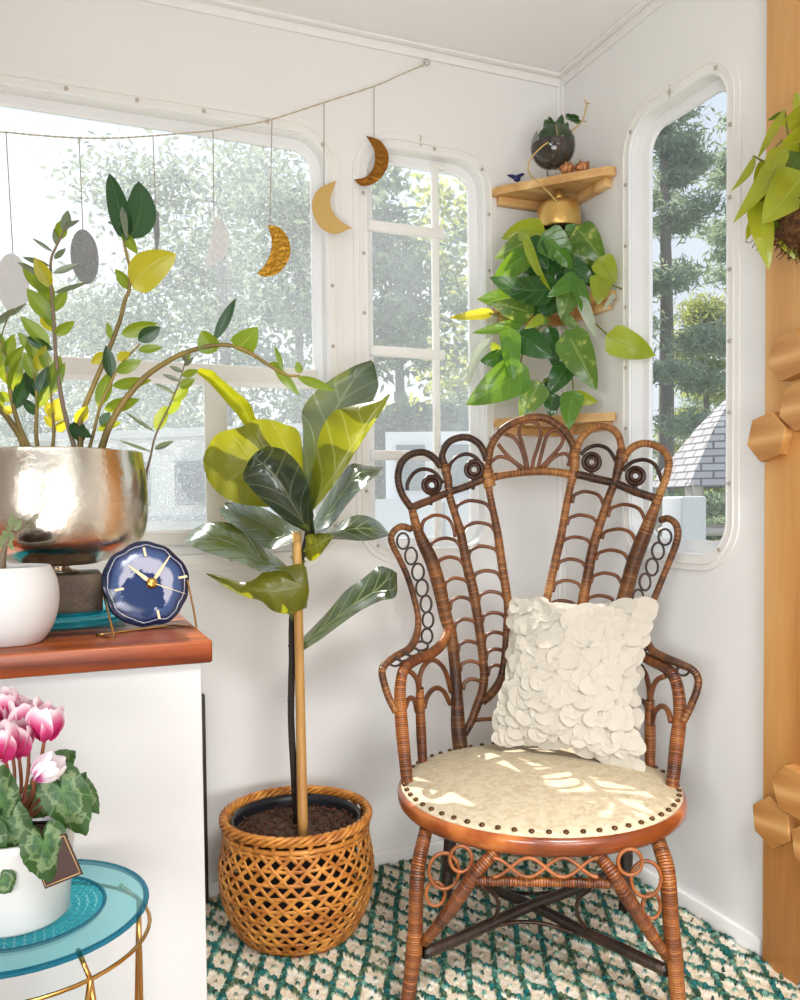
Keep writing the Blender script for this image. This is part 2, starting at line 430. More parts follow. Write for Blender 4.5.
M['copper'] = simple('copper_foil', srgb(214,150,104), .3, metal=.7, bump=1, bscale=120)
M['bluefig'] = simple('navy_glaze', (.01, .012, .10), .25)
M['zzstem'] = simple('zz_stem', srgb(150,128,64), .5, col2=srgb(108,92,46), nscale=20)
M['greystem'] = simple('zz_stem_grey', srgb(120,104,84), .5)
M['vine'] = simple('vine_stem', srgb(104,112,40), .5)
M['redstem'] = simple('cyclamen_stem', srgb(130,72,48), .5)
M['yrunner'] = simple('dry_runner', srgb(196,164,96), .6)
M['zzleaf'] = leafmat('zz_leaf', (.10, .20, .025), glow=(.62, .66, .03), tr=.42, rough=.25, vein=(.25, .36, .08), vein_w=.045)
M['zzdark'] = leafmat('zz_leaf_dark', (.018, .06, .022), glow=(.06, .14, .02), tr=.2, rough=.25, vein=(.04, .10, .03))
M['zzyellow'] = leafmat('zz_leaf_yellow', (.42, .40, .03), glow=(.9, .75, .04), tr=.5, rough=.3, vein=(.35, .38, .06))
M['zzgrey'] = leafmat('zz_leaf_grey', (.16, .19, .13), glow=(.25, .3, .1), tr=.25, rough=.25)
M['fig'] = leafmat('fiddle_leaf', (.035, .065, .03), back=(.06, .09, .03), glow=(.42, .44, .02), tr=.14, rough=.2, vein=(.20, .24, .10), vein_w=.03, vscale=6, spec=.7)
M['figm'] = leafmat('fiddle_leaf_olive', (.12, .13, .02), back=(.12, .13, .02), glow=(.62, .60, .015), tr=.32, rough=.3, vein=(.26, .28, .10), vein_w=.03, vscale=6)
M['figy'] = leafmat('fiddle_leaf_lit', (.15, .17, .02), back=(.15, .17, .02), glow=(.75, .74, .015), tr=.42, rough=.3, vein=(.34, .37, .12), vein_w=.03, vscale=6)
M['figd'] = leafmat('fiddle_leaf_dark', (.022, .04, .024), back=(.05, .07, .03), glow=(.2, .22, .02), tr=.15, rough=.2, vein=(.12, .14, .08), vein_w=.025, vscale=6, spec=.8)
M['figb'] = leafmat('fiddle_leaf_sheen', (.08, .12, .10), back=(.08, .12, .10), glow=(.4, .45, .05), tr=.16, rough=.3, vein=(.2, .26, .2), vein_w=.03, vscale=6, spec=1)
M['poth'] = leafmat('pothos_leaf', (.065, .185, .022), glow=(.36, .55, .03), tr=.25, rough=.2, vein=(.12, .27, .045), vein_w=.04, vscale=5)
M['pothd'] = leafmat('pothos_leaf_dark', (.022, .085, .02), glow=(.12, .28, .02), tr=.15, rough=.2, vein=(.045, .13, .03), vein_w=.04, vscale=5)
M['pothl'] = leafmat('pothos_leaf_lime', (.30, .38, .03), glow=(.62, .68, .03), tr=.35, rough=.28, vein=(.22, .33, .03), vein_w=.04)
M['pothv'] = leafmat('pothos_leaf_variegated', (.07, .18, .03), glow=(.4, .5, .06), tr=.28, rough=.25, vein=(.2, .32, .08), variegate=(.46, .50, .12))
M['pothw'] = leafmat('pothos_leaf_pale', (.52, .58, .46), glow=(.5, .55, .4), tr=.3, rough=.2, vein=(.55, .62, .45))
M['phil'] = leafmat('philodendron_leaf', (.30, .34, .02), glow=(.6, .62, .02), tr=.3, rough=.28, vein=(.38, .42, .05), vein_w=.03)
M['phild'] = leafmat('philodendron_leaf_dark', (.07, .13, .015), glow=(.2, .28, .02), tr=.2, rough=.28, vein=(.12, .2, .03), vein_w=.03)
M['succ'] = leafmat('jade_leaf', (.30, .36, .18), glow=(.4, .45, .15), tr=.2, rough=.4)
def cyc_mat():
    m, nt, out = newmat('cyclamen_leaf'); L = nt.links.new
    uv = N(nt, 'ShaderNodeUVMap', uv_map='UVMap'); sp = N(nt, 'ShaderNodeSeparateXYZ'); L(uv.outputs[0], sp.inputs[0])
    tc = N(nt, 'ShaderNodeTexCoord')
    nz = N(nt, 'ShaderNodeTexNoise', i_Scale=120.0, i_Detail=4.0); L(tc.outputs['Object'], nz.inputs[0])
    # uv: x = angle, y = radius
    ad = N(nt, 'ShaderNodeMath', operation='MULTIPLY_ADD', i_1=.9, i_2=-.45); L(nz.outputs[0], ad.inputs[0])
    s = N(nt, 'ShaderNodeMath', operation='ADD'); L(ad.outputs[0], s.inputs[0]); L(sp.outputs[1], s.inputs[1])
    r = ramp(nt, [(.0, (.06,.16,.03)), (.36, (.022,.075,.02)), (.46, (.03,.09,.03)), (.54, (.11,.18,.065)), (.66, (.16,.23,.10)), (.74, (.016,.055,.010)), (1, (.025,.08,.015))])
    L(s.outputs[0], r.inputs[0])
    mu = N(nt, 'ShaderNodeMath', operation='MULTIPLY', i_1=9.0); L(sp.outputs[0], mu.inputs[0])
    pp = N(nt, 'ShaderNodeMath', operation='PINGPONG', i_1=.5); L(mu.outputs[0], pp.inputs[0])
    mr = N(nt, 'ShaderNodeMapRange', i_1=.01, i_2=.045, i_3=.6, i_4=0.0); L(pp.outputs[0], mr.inputs[0])
    mx = N(nt, 'ShaderNodeMix', data_type='RGBA'); L(mr.outputs[0], mx.inputs[0]); L(r.outputs[0], mx.inputs[6]); mx.inputs[7].default_value = (.24, .33, .16, 1)
    b = N(nt, 'ShaderNodeBsdfPrincipled', i_Roughness=.5); L(mx.outputs[2], b.inputs['Base Color'])
    t = N(nt, 'ShaderNodeBsdfTranslucent'); t.inputs[0].default_value = (.2, .35, .05, 1)
    ms = N(nt, 'ShaderNodeMixShader'); ms.inputs[0].default_value = .15; L(b.outputs[0], ms.inputs[1]); L(t.outputs[0], ms.inputs[2]); L(ms.outputs[0], out.inputs[0])
    return m
M['cyc'] = cyc_mat()
def petal_mat(name, stops):
    m, nt, out = newmat(name); L = nt.links.new
    uv = N(nt, 'ShaderNodeUVMap', uv_map='UVMap'); sp = N(nt, 'ShaderNodeSeparateXYZ'); L(uv.outputs[0], sp.inputs[0])
    # distance from the rim combines u (across) and v (along)
    d = N(nt, 'ShaderNodeMath', operation='SUBTRACT', i_1=.5); L(sp.outputs[0], d.inputs[0])
    a = N(nt, 'ShaderNodeMath', operation='ABSOLUTE'); L(d.outputs[0], a.inputs[0])
    p = N(nt, 'ShaderNodeMath', operation='POWER', i_1=3.0); L(a.outputs[0], p.inputs[0])
    k = N(nt, 'ShaderNodeMath', operation='MULTIPLY_ADD', i_1=3.2); L(p.outputs[0], k.inputs[0]); L(sp.outputs[1], k.inputs[2])
    r = ramp(nt, stops); L(k.outputs[0], r.inputs[0])
    b = N(nt, 'ShaderNodeBsdfPrincipled', i_Roughness=.5); L(r.outputs[0], b.inputs['Base Color'])
    t = N(nt, 'ShaderNodeBsdfTranslucent'); L(r.outputs[0], t.inputs[0])
    ms = N(nt, 'ShaderNodeMixShader'); ms.inputs[0].default_value = .3; L(b.outputs[0], ms.inputs[1]); L(t.outputs[0], ms.inputs[2]); L(ms.outputs[0], out.inputs[0])
    return m
M['petal'] = petal_mat('cyclamen_petal', [(0, (.55,.02,.13)), (.5, (.62,.045,.2)), (.72, (.74,.28,.42)), (.92, (.88,.74,.78))])
M['petalw'] = petal_mat('cyclamen_petal_white', [(0, (.45,.01,.22)), (.22, (.6,.12,.36)), (.4, (.84,.72,.78)), (.9, (.9,.86,.87))])

# cushion fabric with embossed pattern
def cushion_mat():
    m, nt, out = newmat('cream_upholstery'); L = nt.links.new
    tc = N(nt, 'ShaderNodeTexCoord')
    nz = N(nt, 'ShaderNodeTexNoise', i_Scale=55.0, i_Detail=2.0); nz.inputs['Distortion'].default_value = 1.2; L(tc.outputs['Object'], nz.inputs[0])
    r = ramp(nt, [(.35, srgb(184,168,138)), (.6, srgb(202,188,160))]); L(nz.outputs[0], r.inputs[0])
    b = N(nt, 'ShaderNodeBsdfPrincipled', i_Roughness=.85); L(r.outputs[0], b.inputs['Base Color'])
    bp = N(nt, 'ShaderNodeBump', i_Strength=.5, i_Distance=.004); L(nz.outputs[0], bp.inputs['Height']); L(bp.outputs[0], b.inputs['Normal'])
    L(b.outputs[0], out.inputs[0]); return m
M['cream'] = cushion_mat()
def champagne():
    m, nt, out = newmat('champagne_metal'); L = nt.links.new
    b = N(nt, 'ShaderNodeBsdfPrincipled', i_Roughness=.2, i_Metallic=1.0); b.inputs['Base Color'].default_value = c4((.72, .64, .53))
    tc = N(nt, 'ShaderNodeTexCoord')
    nz = N(nt, 'ShaderNodeTexNoise', i_Scale=70.0, i_Detail=3.0); L(tc.outputs['Object'], nz.inputs[0])
    n2 = N(nt, 'ShaderNodeTexNoise', i_Scale=9.0); L(tc.outputs['Object'], n2.inputs[0])
    mr = N(nt, 'ShaderNodeMapRange', i_1=.35, i_2=.7, i_3=.12, i_4=.34); L(n2.outputs[0], mr.inputs[0]); L(mr.outputs[0], b.inputs['Roughness'])
    bp = N(nt, 'ShaderNodeBump', i_Strength=.18, i_Distance=.004); L(nz.outputs[0], bp.inputs['Height']); L(bp.outputs[0], b.inputs['Normal'])
    L(b.outputs[0], out.inputs[0]); return m
M['champ'] = champagne()
def agate():
    m, nt, out = newmat('agate_slice'); L = nt.links.new
    tc = N(nt, 'ShaderNodeTexCoord')
    uv = N(nt, 'ShaderNodeUVMap', uv_map='UVMap')     # uv = face coordinates -1..1
    nz = N(nt, 'ShaderNodeTexNoise', i_Scale=2.2, i_Detail=5.0); L(uv.outputs[0], nz.inputs[0])
    ln = N(nt, 'ShaderNodeVectorMath', operation='LENGTH'); L(uv.outputs[0], ln.inputs[0])
    k = N(nt, 'ShaderNodeMath', operation='MULTIPLY_ADD', i_1=.16, i_2=-.08); L(nz.outputs[0], k.inputs[0])
    s = N(nt, 'ShaderNodeMath', operation='ADD'); L(k.outputs[0], s.inputs[0]); L(ln.outputs['Value'], s.inputs[1])
    nav = srgb(28,38,74); mid = srgb(62,84,128); lav = srgb(170,172,190); blk = srgb(30,50,96)
    r = ramp(nt, [(0, lav), (.60, lav), (.66, mid), (.80, srgb(48,66,110)), (.83, nav), (.875, nav), (.885, srgb(210,215,225)), (.9, srgb(20,28,58)), (1, srgb(24,32,60))]); L(s.outputs[0], r.inputs[0])
    # dark dendritic centre, offset
    of = N(nt, 'ShaderNodeVectorMath', operation='ADD'); of.inputs[1].default_value = (.14, .20, 0); L(uv.outputs[0], of.inputs[0])
    l2 = N(nt, 'ShaderNodeVectorMath', operation='LENGTH'); L(of.outputs[0], l2.inputs[0])
    n3 = N(nt, 'ShaderNodeTexNoise', i_Scale=3.2, i_Detail=7.0, i_Roughness=.62); L(uv.outputs[0], n3.inputs[0])
    k2 = N(nt, 'ShaderNodeMath', operation='MULTIPLY_ADD', i_1=.75, i_2=-.37); L(n3.outputs[0], k2.inputs[0])
    s2 = N(nt, 'ShaderNodeMath', operation='ADD'); L(k2.outputs[0], s2.inputs[0]); L(l2.outputs['Value'], s2.inputs[1])
    r2 = ramp(nt, [(.50, (1,1,1)), (.53, (0,0,0))]); L(s2.outputs[0], r2.inputs[0])
    mx = N(nt, 'ShaderNodeMix', data_type='RGBA'); L(r2.outputs[0], mx.inputs[0]); L(r.outputs[0], mx.inputs[6]); mx.inputs[7].default_value = c4(blk)
    b = N(nt, 'ShaderNodeBsdfPrincipled', i_Roughness=.15); b.inputs['Coat Weight'].default_value = .1; L(mx.outputs[2], b.inputs['Base Color']); L(b.outputs[0], out.inputs[0])
    return m
M['agate'] = agate()

# ------------------------------------------------------------------ the room shell
H = 2.127
W1 = dict(a0=-2.45, a1=-.65, b0=.792, b1=1.897)
W2 = dict(a0=-.618, a1=-.207, b0=.792, b1=1.897)
W3 = dict(a0=-.668, a1=-.268, b0=.792, b1=1.910)
RO = .115
def inset(w, d, r=RO): return rrect(w['a0']+d, w['b0']+d, w['a1']-d, w['b1']-d, max(.02, r-d))
XL, YF = -3.3, -3.4
o = plate('wall_back', [(XL, -.01), (.05, -.01), (.05, H+.02), (XL, H+.02)], [inset(W1, .040), inset(W2, .040)], .05, 0, Matrix.Translation((0, .05, 0)) @ MBK, M['wall']); tag(o, kind='structure')
o = plate('wall_right', [(YF, -.01), (0, -.01), (0, H+.02), (YF, H+.02)], [inset(W3, .040)], .05, 0, Matrix.Translation((.05, 0, 0)) @ MRT, M['wall']); tag(o, kind='structure')
tag(MB().box((XL-.05, YF, -.01), (XL, .05, H+.02)).build('wall_left', M['wall']), kind='structure')
tag(MB().box((XL-.05, YF, -.03), (.05, .05, 0)).build('floor', simple('plank_floor', srgb(150,120,90), .5)), kind='structure')
tag(MB().box((XL-.05, YF, H), (.05, .05, H+.03)).build('ceiling', M['ceil']), kind='structure')
tag(MB().box((XL, -.008, H-.030), (0, 0, H-.008), .002).box((XL, -.024, H-.008), (0, 0, H), .002).build('trim_1', M['trim']), kind='structure')
tag(MB().box((-.008, YF, H-.030), (0, -.008, H-.008), .002).box((-.024, YF, H-.008), (0, -.024, H), .002).build('trim_2', M['trim']), kind='structure')
tag(MB().box((-.016, -.005, 0), (0, 0, H-.03), .002).box((-.005, -.018, 0), (0, -.005, H-.03), .002).build('trim_3', M['trim']), kind='structure')
tag(MB().box((XL, -.012, 0), (0, 0, .045), .004).build('baseboard_back', M['trim']), kind='structure')
tag(MB().box((-.012, -.735, 0), (0, -.012, .045), .004).build('baseboard_right', M['trim']), kind='structure')

screw_me = {}
def screws(w, M4, parent, d=.026, step=.150, d_name='screw'):
    pts = inset(w, d); n = len(pts)
    P = [Vector((p[0], p[1], 0)) for p in pts]
    acc = step*.4
    first = None
    for i in range(n):
        a, b = P[i], P[(i+1) % n]; L = (b-a).length; t = acc
        while t < L:
            q = a + (b-a)*(t/L)
            if q.x > -1.75 and not (q.y < .83 and q.x < -1.1):
                c = M4 @ Vector((q.x, q.y, .0065))
                ax = (M4.to_3x3() @ Vector((1,0,0)), M4.to_3x3() @ Vector((0,1,0)), M4.to_3x3() @ Vector((0,0,1)))
                if first is None:
                    mb = MB().lathe([(.0048, 0), (.0048, .001), (.0038, .0022), (.0018, .0027), (.0012, .0018)], (0,0,0), 10, ax=ax)
                    me_o = mb.build('screw', M['screw'], None); me_o.parent = parent
                    first = me_o; me_o.location = c - ORG[parent.name]; ORG[me_o.name] = ORG[parent.name]
                else:
                    q2 = dup(first, parent); q2.location = c - ORG[parent.name]
            t += step
        acc = t - L
def window(name, w, M4, gmat):
    root = plate(name, inset(w, 0), [inset(w, .034)], .005, .0015, M4, M['frame']); tag(root, kind='structure'); ORG[root.name] = Vector((0,0,0))
    T = lambda z: M4 @ Matrix.Translation((0, 0, z))
    plate('frame_lip', inset(w, .014), [inset(w, .0185)], .0035, .001, T(.0045), M['frame'], root)
    plate('frame_ridge', inset(w, .0325), [inset(w, .0375)], .0455, .0015, T(-.040), M['frame_cool'], root)
    plate('inner_frame', inset(w, .037), [inset(w, .066)], .012, .004, T(-.046), M['frame_cool'], root)
    gm = plate('pane', inset(w, .06), [], .003, 0, T(-.043), gmat, root)
    screws(w, M4, root)
    return root
w1 = window('window_1', W1, MBK, M['glass1'])
w2 = window('window_2', W2, MBK, M['glass2'])
w3 = window('window_3', W3, MRT, M['glass3'])
# sash bars of the wide window
MB().box((-2.39, .022, 1.247), (-.71, .036, 1.288), .003).build('crossbar', M['sash'], w1)
MB().box((-.992, .022, .85), (-.938, .036, 1.25), .003).build('mullion', M['sash'], w1)
MB().box((-2.39, .020, .855), (-.71, .036, .885), .003).build('bottom_rail', M['sash'], w1)
mb = MB()
for x0, x1 in ((-.938, -.712), (-2.39, -.992)):
    mb.box((x0, .018, 1.236), (x1, .024, 1.248)).box((x0, .018, .885), (x1, .024, .893))
mb.build('sash_bead', M['trim'], w1)
# outer storm frame of the middle window
MB().box((-.386, .024, .85), (-.366, .036, 1.84), .003).build('mullion', M['trim'], w2)
for z in (1.665, 1.345, 1.075):
    MB().box((-.57, .020, z-.013), (-.352, .038, z+.013), .004).build('crossbar', M['trim'], w2)
MB().box((-.388, .018, 1.832), (-.35, .032, 1.846), .003).build('latch', M['frame'], w2)
# little frame joints on the flanges
for (M4, p, w) in ((MBK, -.432, w2), (MRT, -.455, w3), (MBK, -1.42, w1)):
    mb = MB(); q = [M4 @ Vector(v) for v in ((p, 1.872, .0045), (p+.0025, 1.872, .0045), (p+.0025, 1.9, .0045), (p, 1.9, .0045))]
    nrm = (M4.to_3x3() @ Vector((0, 0, 1))) * .0022
    mb.prism(q, nrm).build('frame_joint', M['screw'], w)

# ------------------------------------------------------------------ pine panel on the right wall + hexagon tiles
tag(MB().box((-.022, -1.35, 0), (0, -.7535, H-.03), .002).build('wooden_post', M['pine'], None, (0, -.9, 0)), 'tall broad honey pine post standing against the right wall', 'post')
def hexagon(cy, cz, R, rot, th, x0, label, group):
    poly = [(math.cos(rot + PI/3*i)*R, math.sin(rot + PI/3*i)*R) for i in range(6)]
    import bmesh
    bm = bmesh.new()
    a = [bm.verts.new((x0, cy+p[0], cz+p[1])) for p in poly]; b = [bm.verts.new((x0-th, cy+p[0], cz+p[1])) for p in poly]
    bm.faces.new(b); bm.faces.new(a[::-1])
    for i in range(6): bm.faces.new((a[i], a[(i+1) % 6], b[(i+1) % 6], b[i]))
    bmesh.ops.recalc_face_normals(bm, faces=bm.faces)
    bmesh.ops.bevel(bm, geom=bm.edges[:], offset=.0015, segments=2, affect='EDGES', profile=.5)
    bm.verts.index_update()
    m = MB().add([v.co.copy() for v in bm.verts], [[v.index for v in f.verts] for f in bm.faces], flat=True); bm.free()
    o = m.build('hexagon_tile', M['hex'], None, (x0-th/2, cy, cz))
    tag(o, label, 'wooden hexagon', group)
    return o
hx = 'wooden hexagon blocks on the pine panel'
R6 = .050
hexagon(-.7785, 1.0715, R6, math.radians(-14), .022, -.0225, 'pale hexagonal wood block jutting over the panel edge, lowest of the upper cluster', hx)
hexagon(-.856, 1.125, R6, math.radians(-20), .020, -.0225, 'pale hexagonal wood block in the middle of the upper cluster, right of the jutting one', hx)
hexagon(-.833, 1.222, R6, math.radians(-12), .024, -.0225, 'topmost pale hexagonal wood block under the hanging trailing plant', hx)
hexagon(-.7935, .313, R6*1.02, math.radians(24), .020, -.0225, 'amber hexagonal wood block jutting over the panel edge near the floor', hx)
hexagon(-.850, .392, R6*1.02, math.radians(10), .026, -.0225, 'amber hexagonal wood block, uppermost of the cluster near the floor', hx)
hexagon(-.893, .298, R6*1.02, math.radians(24), .022, -.0225, 'amber hexagonal wood block at the right of the low cluster, cut by the photo edge', hx)

# ------------------------------------------------------------------ corner shelves
def corner_shelf(z, label):
    L = .225; t = thing('corner_shelf', label, 'shelf', (-.08, -.08, z-.03), 'pine corner shelves')
    # board: right triangle with clipped tips and gently bowed front
    L2 = L+.030
    front = [(-L+.004, -.003), (-L, -.010), (-L+.006, -.030)]
    a = Vector((-L+.006, -.030)); b = Vector((-.030, -L2+.006))
    for i in range(1, 8):
        q = a.lerp(b, i/8); k = math.sin(PI*i/8)*.001
        front.append((q.x - k*.7, q.y - k*.7))
    front += [(-.030, -L2+.006), (-.010, -L2), (-.003, -L2+.004), (-.003, -.019)]
    poly = [(-.019, -.019), (-.019, -.003)] + front
    MB().prism([(p[0], p[1], z-.021) for p in poly][::-1], (0, 0, .021)).build('board', M['shelf'], t)
    MB().box((-L+.016, -.024, z-.043), (-.02, -.002, z-.021), .002).build('cleat', M['shelf'], t)
    MB().box((-.024, -L2+.022, z-.043), (-.002, -.026, z-.021), .002).build('cleat', M['shelf'], t)
    return t
corner_shelf(1.789, 'top pine corner shelf carrying the glass bowl planter')
corner_shelf(1.480, 'middle pine corner shelf mostly hidden behind the trailing leaves')
corner_shelf(1.174, 'lowest pine corner shelf just above the chair back')

# ------------------------------------------------------------------ wicker chair
_s = dep(538.5, 790, 1.75); S0 = Vector((_s.x, _s.y, 0))
_f = Vector((CAM.x - S0.x, CAM.y - S0.y, 0)).normalized(); _f.rotate(Matrix.Rotation(math.radians(2.5), 3, 'Z'))
_u = Vector((-_f.y, _f.x, 0))
def W(u, v, z): return S0 + _u*u - _f*v + Vector((0, 0, z))
def uv_of(p):
    q = p - S0; return q.dot(_u), -q.dot(_f)
VB, RECL, KC = .289, .09, 1.25
def onback(x, y, off=0.0):
    d = ray(x, y); a, b = 1.2, 2.7
    def g(t):
        p = CAM + d*t; u, v = uv_of(p); return v - (VB + RECL*(p.z-.38) - KC*u*u) + off
    for _ in range(40):
        m = (a+b)/2
        if g(m) > 0: b = m
        else: a = m
    return CAM + d*((a+b)/2)
def onv(x, y, v):
    d = ray(x, y); c = -(CAM - S0).dot(_f); k = -d.dot(_f)
    return CAM + d*((v - c)/k)
def T(pts, off=0.0):
    out = []
    for p in pts: out.append(onv(*p) if len(p) == 3 else onback(p[0], p[1], off))
    return out
chair = thing('wicker_chair', 'brown wicker fan-back armchair with a round cream nailed seat', 'chair', tuple(S0))
def ctube(name, pts, r, mat, off=0.0, n=8, closed=False, k=4):
    return MB().tube(T(pts, off), r, n=n, closed=closed, k=k).build(name, M[mat], chair)
# seat
RS = .287; ZR = .368
MB().lathe([(RS-.03, ZR-.034), (RS-.004, ZR-.034), (RS+.003, ZR-.026), (RS+.004, ZR-.008), (RS, ZR), (RS-.02, ZR+.001)], tuple(S0), 72).build('seat_rim', M['rimwood'], chair)
prof = [(RS-.003, ZR-.002), (RS-.004, ZR+.004)]
for i in range(1, 13):
    q = 1 - i/13; prof.append(((RS-.006)*q, ZR+.006+.026*(1-q**2.6)))
prof.append((.001, ZR+.032))
MB().lathe(prof, tuple(S0), 72).build('seat_cushion', M['cream'], chair)
nl0 = None
for i in range(58):
    a = 2*PI*i/58; p = S0 + Vector((math.cos(a)*(RS-.011), math.sin(a)*(RS-.011), ZR+.008))
    if nl0 is None:
        nl0 = MB().ball(S0, .0058, 8, (1, 1, .7)).build('nail', M['nail'], chair); nl0.location = p - S0
    else:
        q = dup(nl0, chair); q.location = p - S0
# back posts
ctube('back_post', [(412,509),(417,528),(424,545),(432,562),(440,590),(446,618),(451,634),(455,668),(457,700),(458,725),(461,754)], [.010,.0125,.016,.0175,.0175,.0165,.015,.0145,.0155,.0185,.0195], 'cane_mid')
ctube('back_post', [(444,464),(448,480),(449,494),(455,514),(460,530),(464,550),(468,570),(473,590),(478,620),(482,650),(484,676),(482,692),(477,706),(471,722),(464,735)], [.012,.011,.010,.010,.011,.012,.013,.013,.012,.0115,.011,.011,.011,.010,.009], 'cane_mid')
ctube('back_post', [(487,462),(488,479),(489,490),(493,510),(498,536),(501,558),(505,584),(508,606),(507,626),(505,655),(501,678),(492,693),(482,702)], [.012,.011,.009,.009,.0105,.011,.011,.0105,.010,.009,.010,.011,.010], 'cane_mid')
ctube('back_post', [(574,450),(575,462),(573,476),(570,488),(566,508),(561,536),(556,558),(551,580),(546,605),(543,640),(545,670),(552,692),(562,704)], [.012,.012,.011,.009,.0095,.010,.0105,.0105,.010,.009,.010,.010,.010], 'cane_honey')
ctube('back_post', [(622,450),(619,466),(615,482),(610,494),(604,512),(598,530),(592,552),(587,580),(582,605),(577,640),(572,672),(571,700),(576,722)], [.012,.012,.010,.010,.0105,.011,.012,.0125,.012,.011,.011,.010,.009], 'cane_mid')
ctube('back_post', [(659,496),(654,510),(648,526),(640,546),(633,565),(627,588),(621,610),(613,650),(606,690),(600,730),(598,752)], [.010,.012,.0155,.017,.017,.017,.0165,.015,.0155,.018,.019], 'cane_mid')
# crest loops
ctube('crest_arch', [(412,509),(402,494),(398,477),(402,462),(412,454),(424,452.5),(434,458),(441,467)], .0088, 'cane_dark')
ctube('crest_arch', [(445,466),(442,455),(448,443),(458,438),(468,437.5),(478,443),(484,452),(487,462)], .0088, 'cane_dark')
ctube('crest_arch', [(487,470),(489,455),(492,444),(500,432),(511,424),(524,419),(540,417.5),(552,421.5),(564,431),(572,443),(575,457),(574,470)], .0098, 'cane_mid')
ctube('crest_arch', [(577,452),(578,445),(583,436),(592,429),(602,426.5),(612,429),(619,437),(622,451)], .0088, 'cane_honey')
ctube('crest_arch', [(623,462),(626,455),(632,448),(642,443.5),(654,445),(664,451),(669,462),(666,478),(659,496)], .0088, 'cane_honey')
for pts, m in (([(407,490),(408,482),(414,473),(423,469),(434,472),(443,483)], 'rod_dark'), ([(449,470),(451,463),(457,457),(466,454),(475,457),(483,466)], 'rod_dark'),
            ([(581,455),(584,451),(590,447),(599,445.5),(609,450),(617,463)], 'rod_dark'), ([(623,471),(627,466),(635,461),(646,460),(656,466),(662,481)], 'rod_dark')):
    ctube('crest_hoop', pts, .0048, m)
# cross rails
ctube('cross_rail', [(411,508),(425,502),(446,493),(464,487),(481,480),(488,478)], .0098, 'cane_dark')
ctube('cross_rail', [(488,479),(500,475.5),(516,473),(532,471.5),(548,471.5),(562,473),(575,476)], .0098, 'cane_honey')
ctube('cross_rail', [(574,474),(584,476),(596,479),(612,482.5),(622,486),(636,492),(658,499)], .0098, 'cane_dark')
ctube('lashing', [(487,470),(488,479),(490,487)], .0155, 'cane_honey')
# petals of the middle arch
for pts in ([(528,469),(526,458),(522,443),(519,432),(523,424),(530,421.5),(537,424),(541,433),(538,446),(534,458),(532,469)],
            [(526,468),(524,458),(520,446),(513,437),(505,434)], [(525,469),(516,463),(507,455),(498,444)],
            [(522,470),(515,463),(507,458),(498,457),(490,463)],
            [(538,468),(541,456),(545,441),(549,433),(555,430),(561,433),(563,440),(559,448),(550,458),(541,468)],
            [(544,468),(551,460),(558,455),(566,454),(570,459),(568,466)]):
    ctube('petal_rod', pts, .0047, 'rod')
# coiled scrolls
for (x, y) in ((431.6,485), (474,469.5), (591.6,462), (635.6,476)):
    mb = MB()
    for rr, tk in ((8.4, .0052), (4.6, .0048)):
        mb.tube(T([(x+rr*math.cos(a), y+rr*math.sin(a)) for a in [2*PI*i/12 for i in range(12)]], .006), tk, n=7, k=2, closed=True)
    mb.tube(T([(x-3, y+4), (x, y+12), (x-1, y+20)], .004), .0045)
    mb.build('scroll', M['rod_dark'], chair)
# scalloped hoops between the posts
def hoops(lst, m):
    for (x0, y0, xt, yt, x1, y1) in lst:
        x0 -= 2; y0 += 4; x1 += 4; y1 += 7; w = (x1-x0)
        ctube('back_hoop', [(x0, y0), (x0+w*.06, y0-(y0-yt)*.62), (x0+w*.22, yt+(y0-yt)*.12), (xt, yt), (x1-w*.2, yt+(y1-yt)*.16), (x1-w*.04, yt+(y1-yt)*.62), (x1, y1)], .0046, m, n=6, k=3)
hoops([(423,530,437,515,451,530), (431,552,446,538,458,548), (438,568,450,557,462,569), (446,587,456,578,467,588), (452,606,461,597,471,608), (456,629,465,619,475,628), (460,648,468,641,479,652), (462,668,471,661,480,671), (465,686,472,679,480,686)], 'rod')
hoops([(457,511,471,500.5,489,512), (464,534,478,522.5,493,533), (470,556,481,546,497,557), (475,579,487,570.5,499,579), (480,600,491,591.5,503,601), (484,619,494,612.5,504,621), (486,640,495,632,505,643), (488,656,496,649,504,657), (490,672,496,665,501,672)], 'rod')
hoops([(574,499,586,491.5,601,507), (569,521,581,515,596,528), (563,544,576,537,590,549), (559,566,571,559,584,571), (555,588,567,580.5,580,592), (550,608,562,600.5,576,612)] + [(545,628+i*20,558,620+i*20,572,630+i*20) for i in range(3)], 'rod')
hoops([(610,513,626,504.5,643,525), (604,535,620,529,634,545), (598,556,612,550,627,566), (593,579,606,573,620,588), (588,601,600,595.5,614,609)] + [(584-i*3,622+i*20,596-i*3,616+i*20,610-i*3,628+i*20) for i in range(4)], 'rod')
# side wings and arms
ctube('arm_outer_rail', [(411,529,.20),(402,526.5,.18),(395,530,.165),(391,538,.16),(394,548,.165),(400,560,.175),(408,578,.185),(414,598,.19),(418,617,.19),(417,634,.17),(410,648,.12),(396,656,.07),(386,663,.035),(382,671,.02),(384,683,.015),(389,698,.01),(396,712,.0)], [.008]*5+[.0075]*4+[.009]*4+[.008]*4, 'cane_mid')
ctube('arm_outer_rail', [(661,520,.20),(668,518.5,.18),(675,523,.165),(678,532,.16),(676,544,.165),(670,560,.175),(661,582,.185),(652,605,.19),(646,625,.19),(647,640,.17),(652,650,.13),(664,657,.08),(680,664,.04),(692,669.5,.02),(698,678,.015),(697,690,.01),(690,708,.0),(683,722,-.01)], [.008]*5+[.0075]*4+[.009]*4+[.008]*5, 'cane_mid')
def seatpt(x, y): return uv_of(pl(x, y, 2, ZR-.01))
vl = uv_of(pl(407,786,2,ZR))[1]; vr = uv_of(pl(672,791,2,ZR))[1]
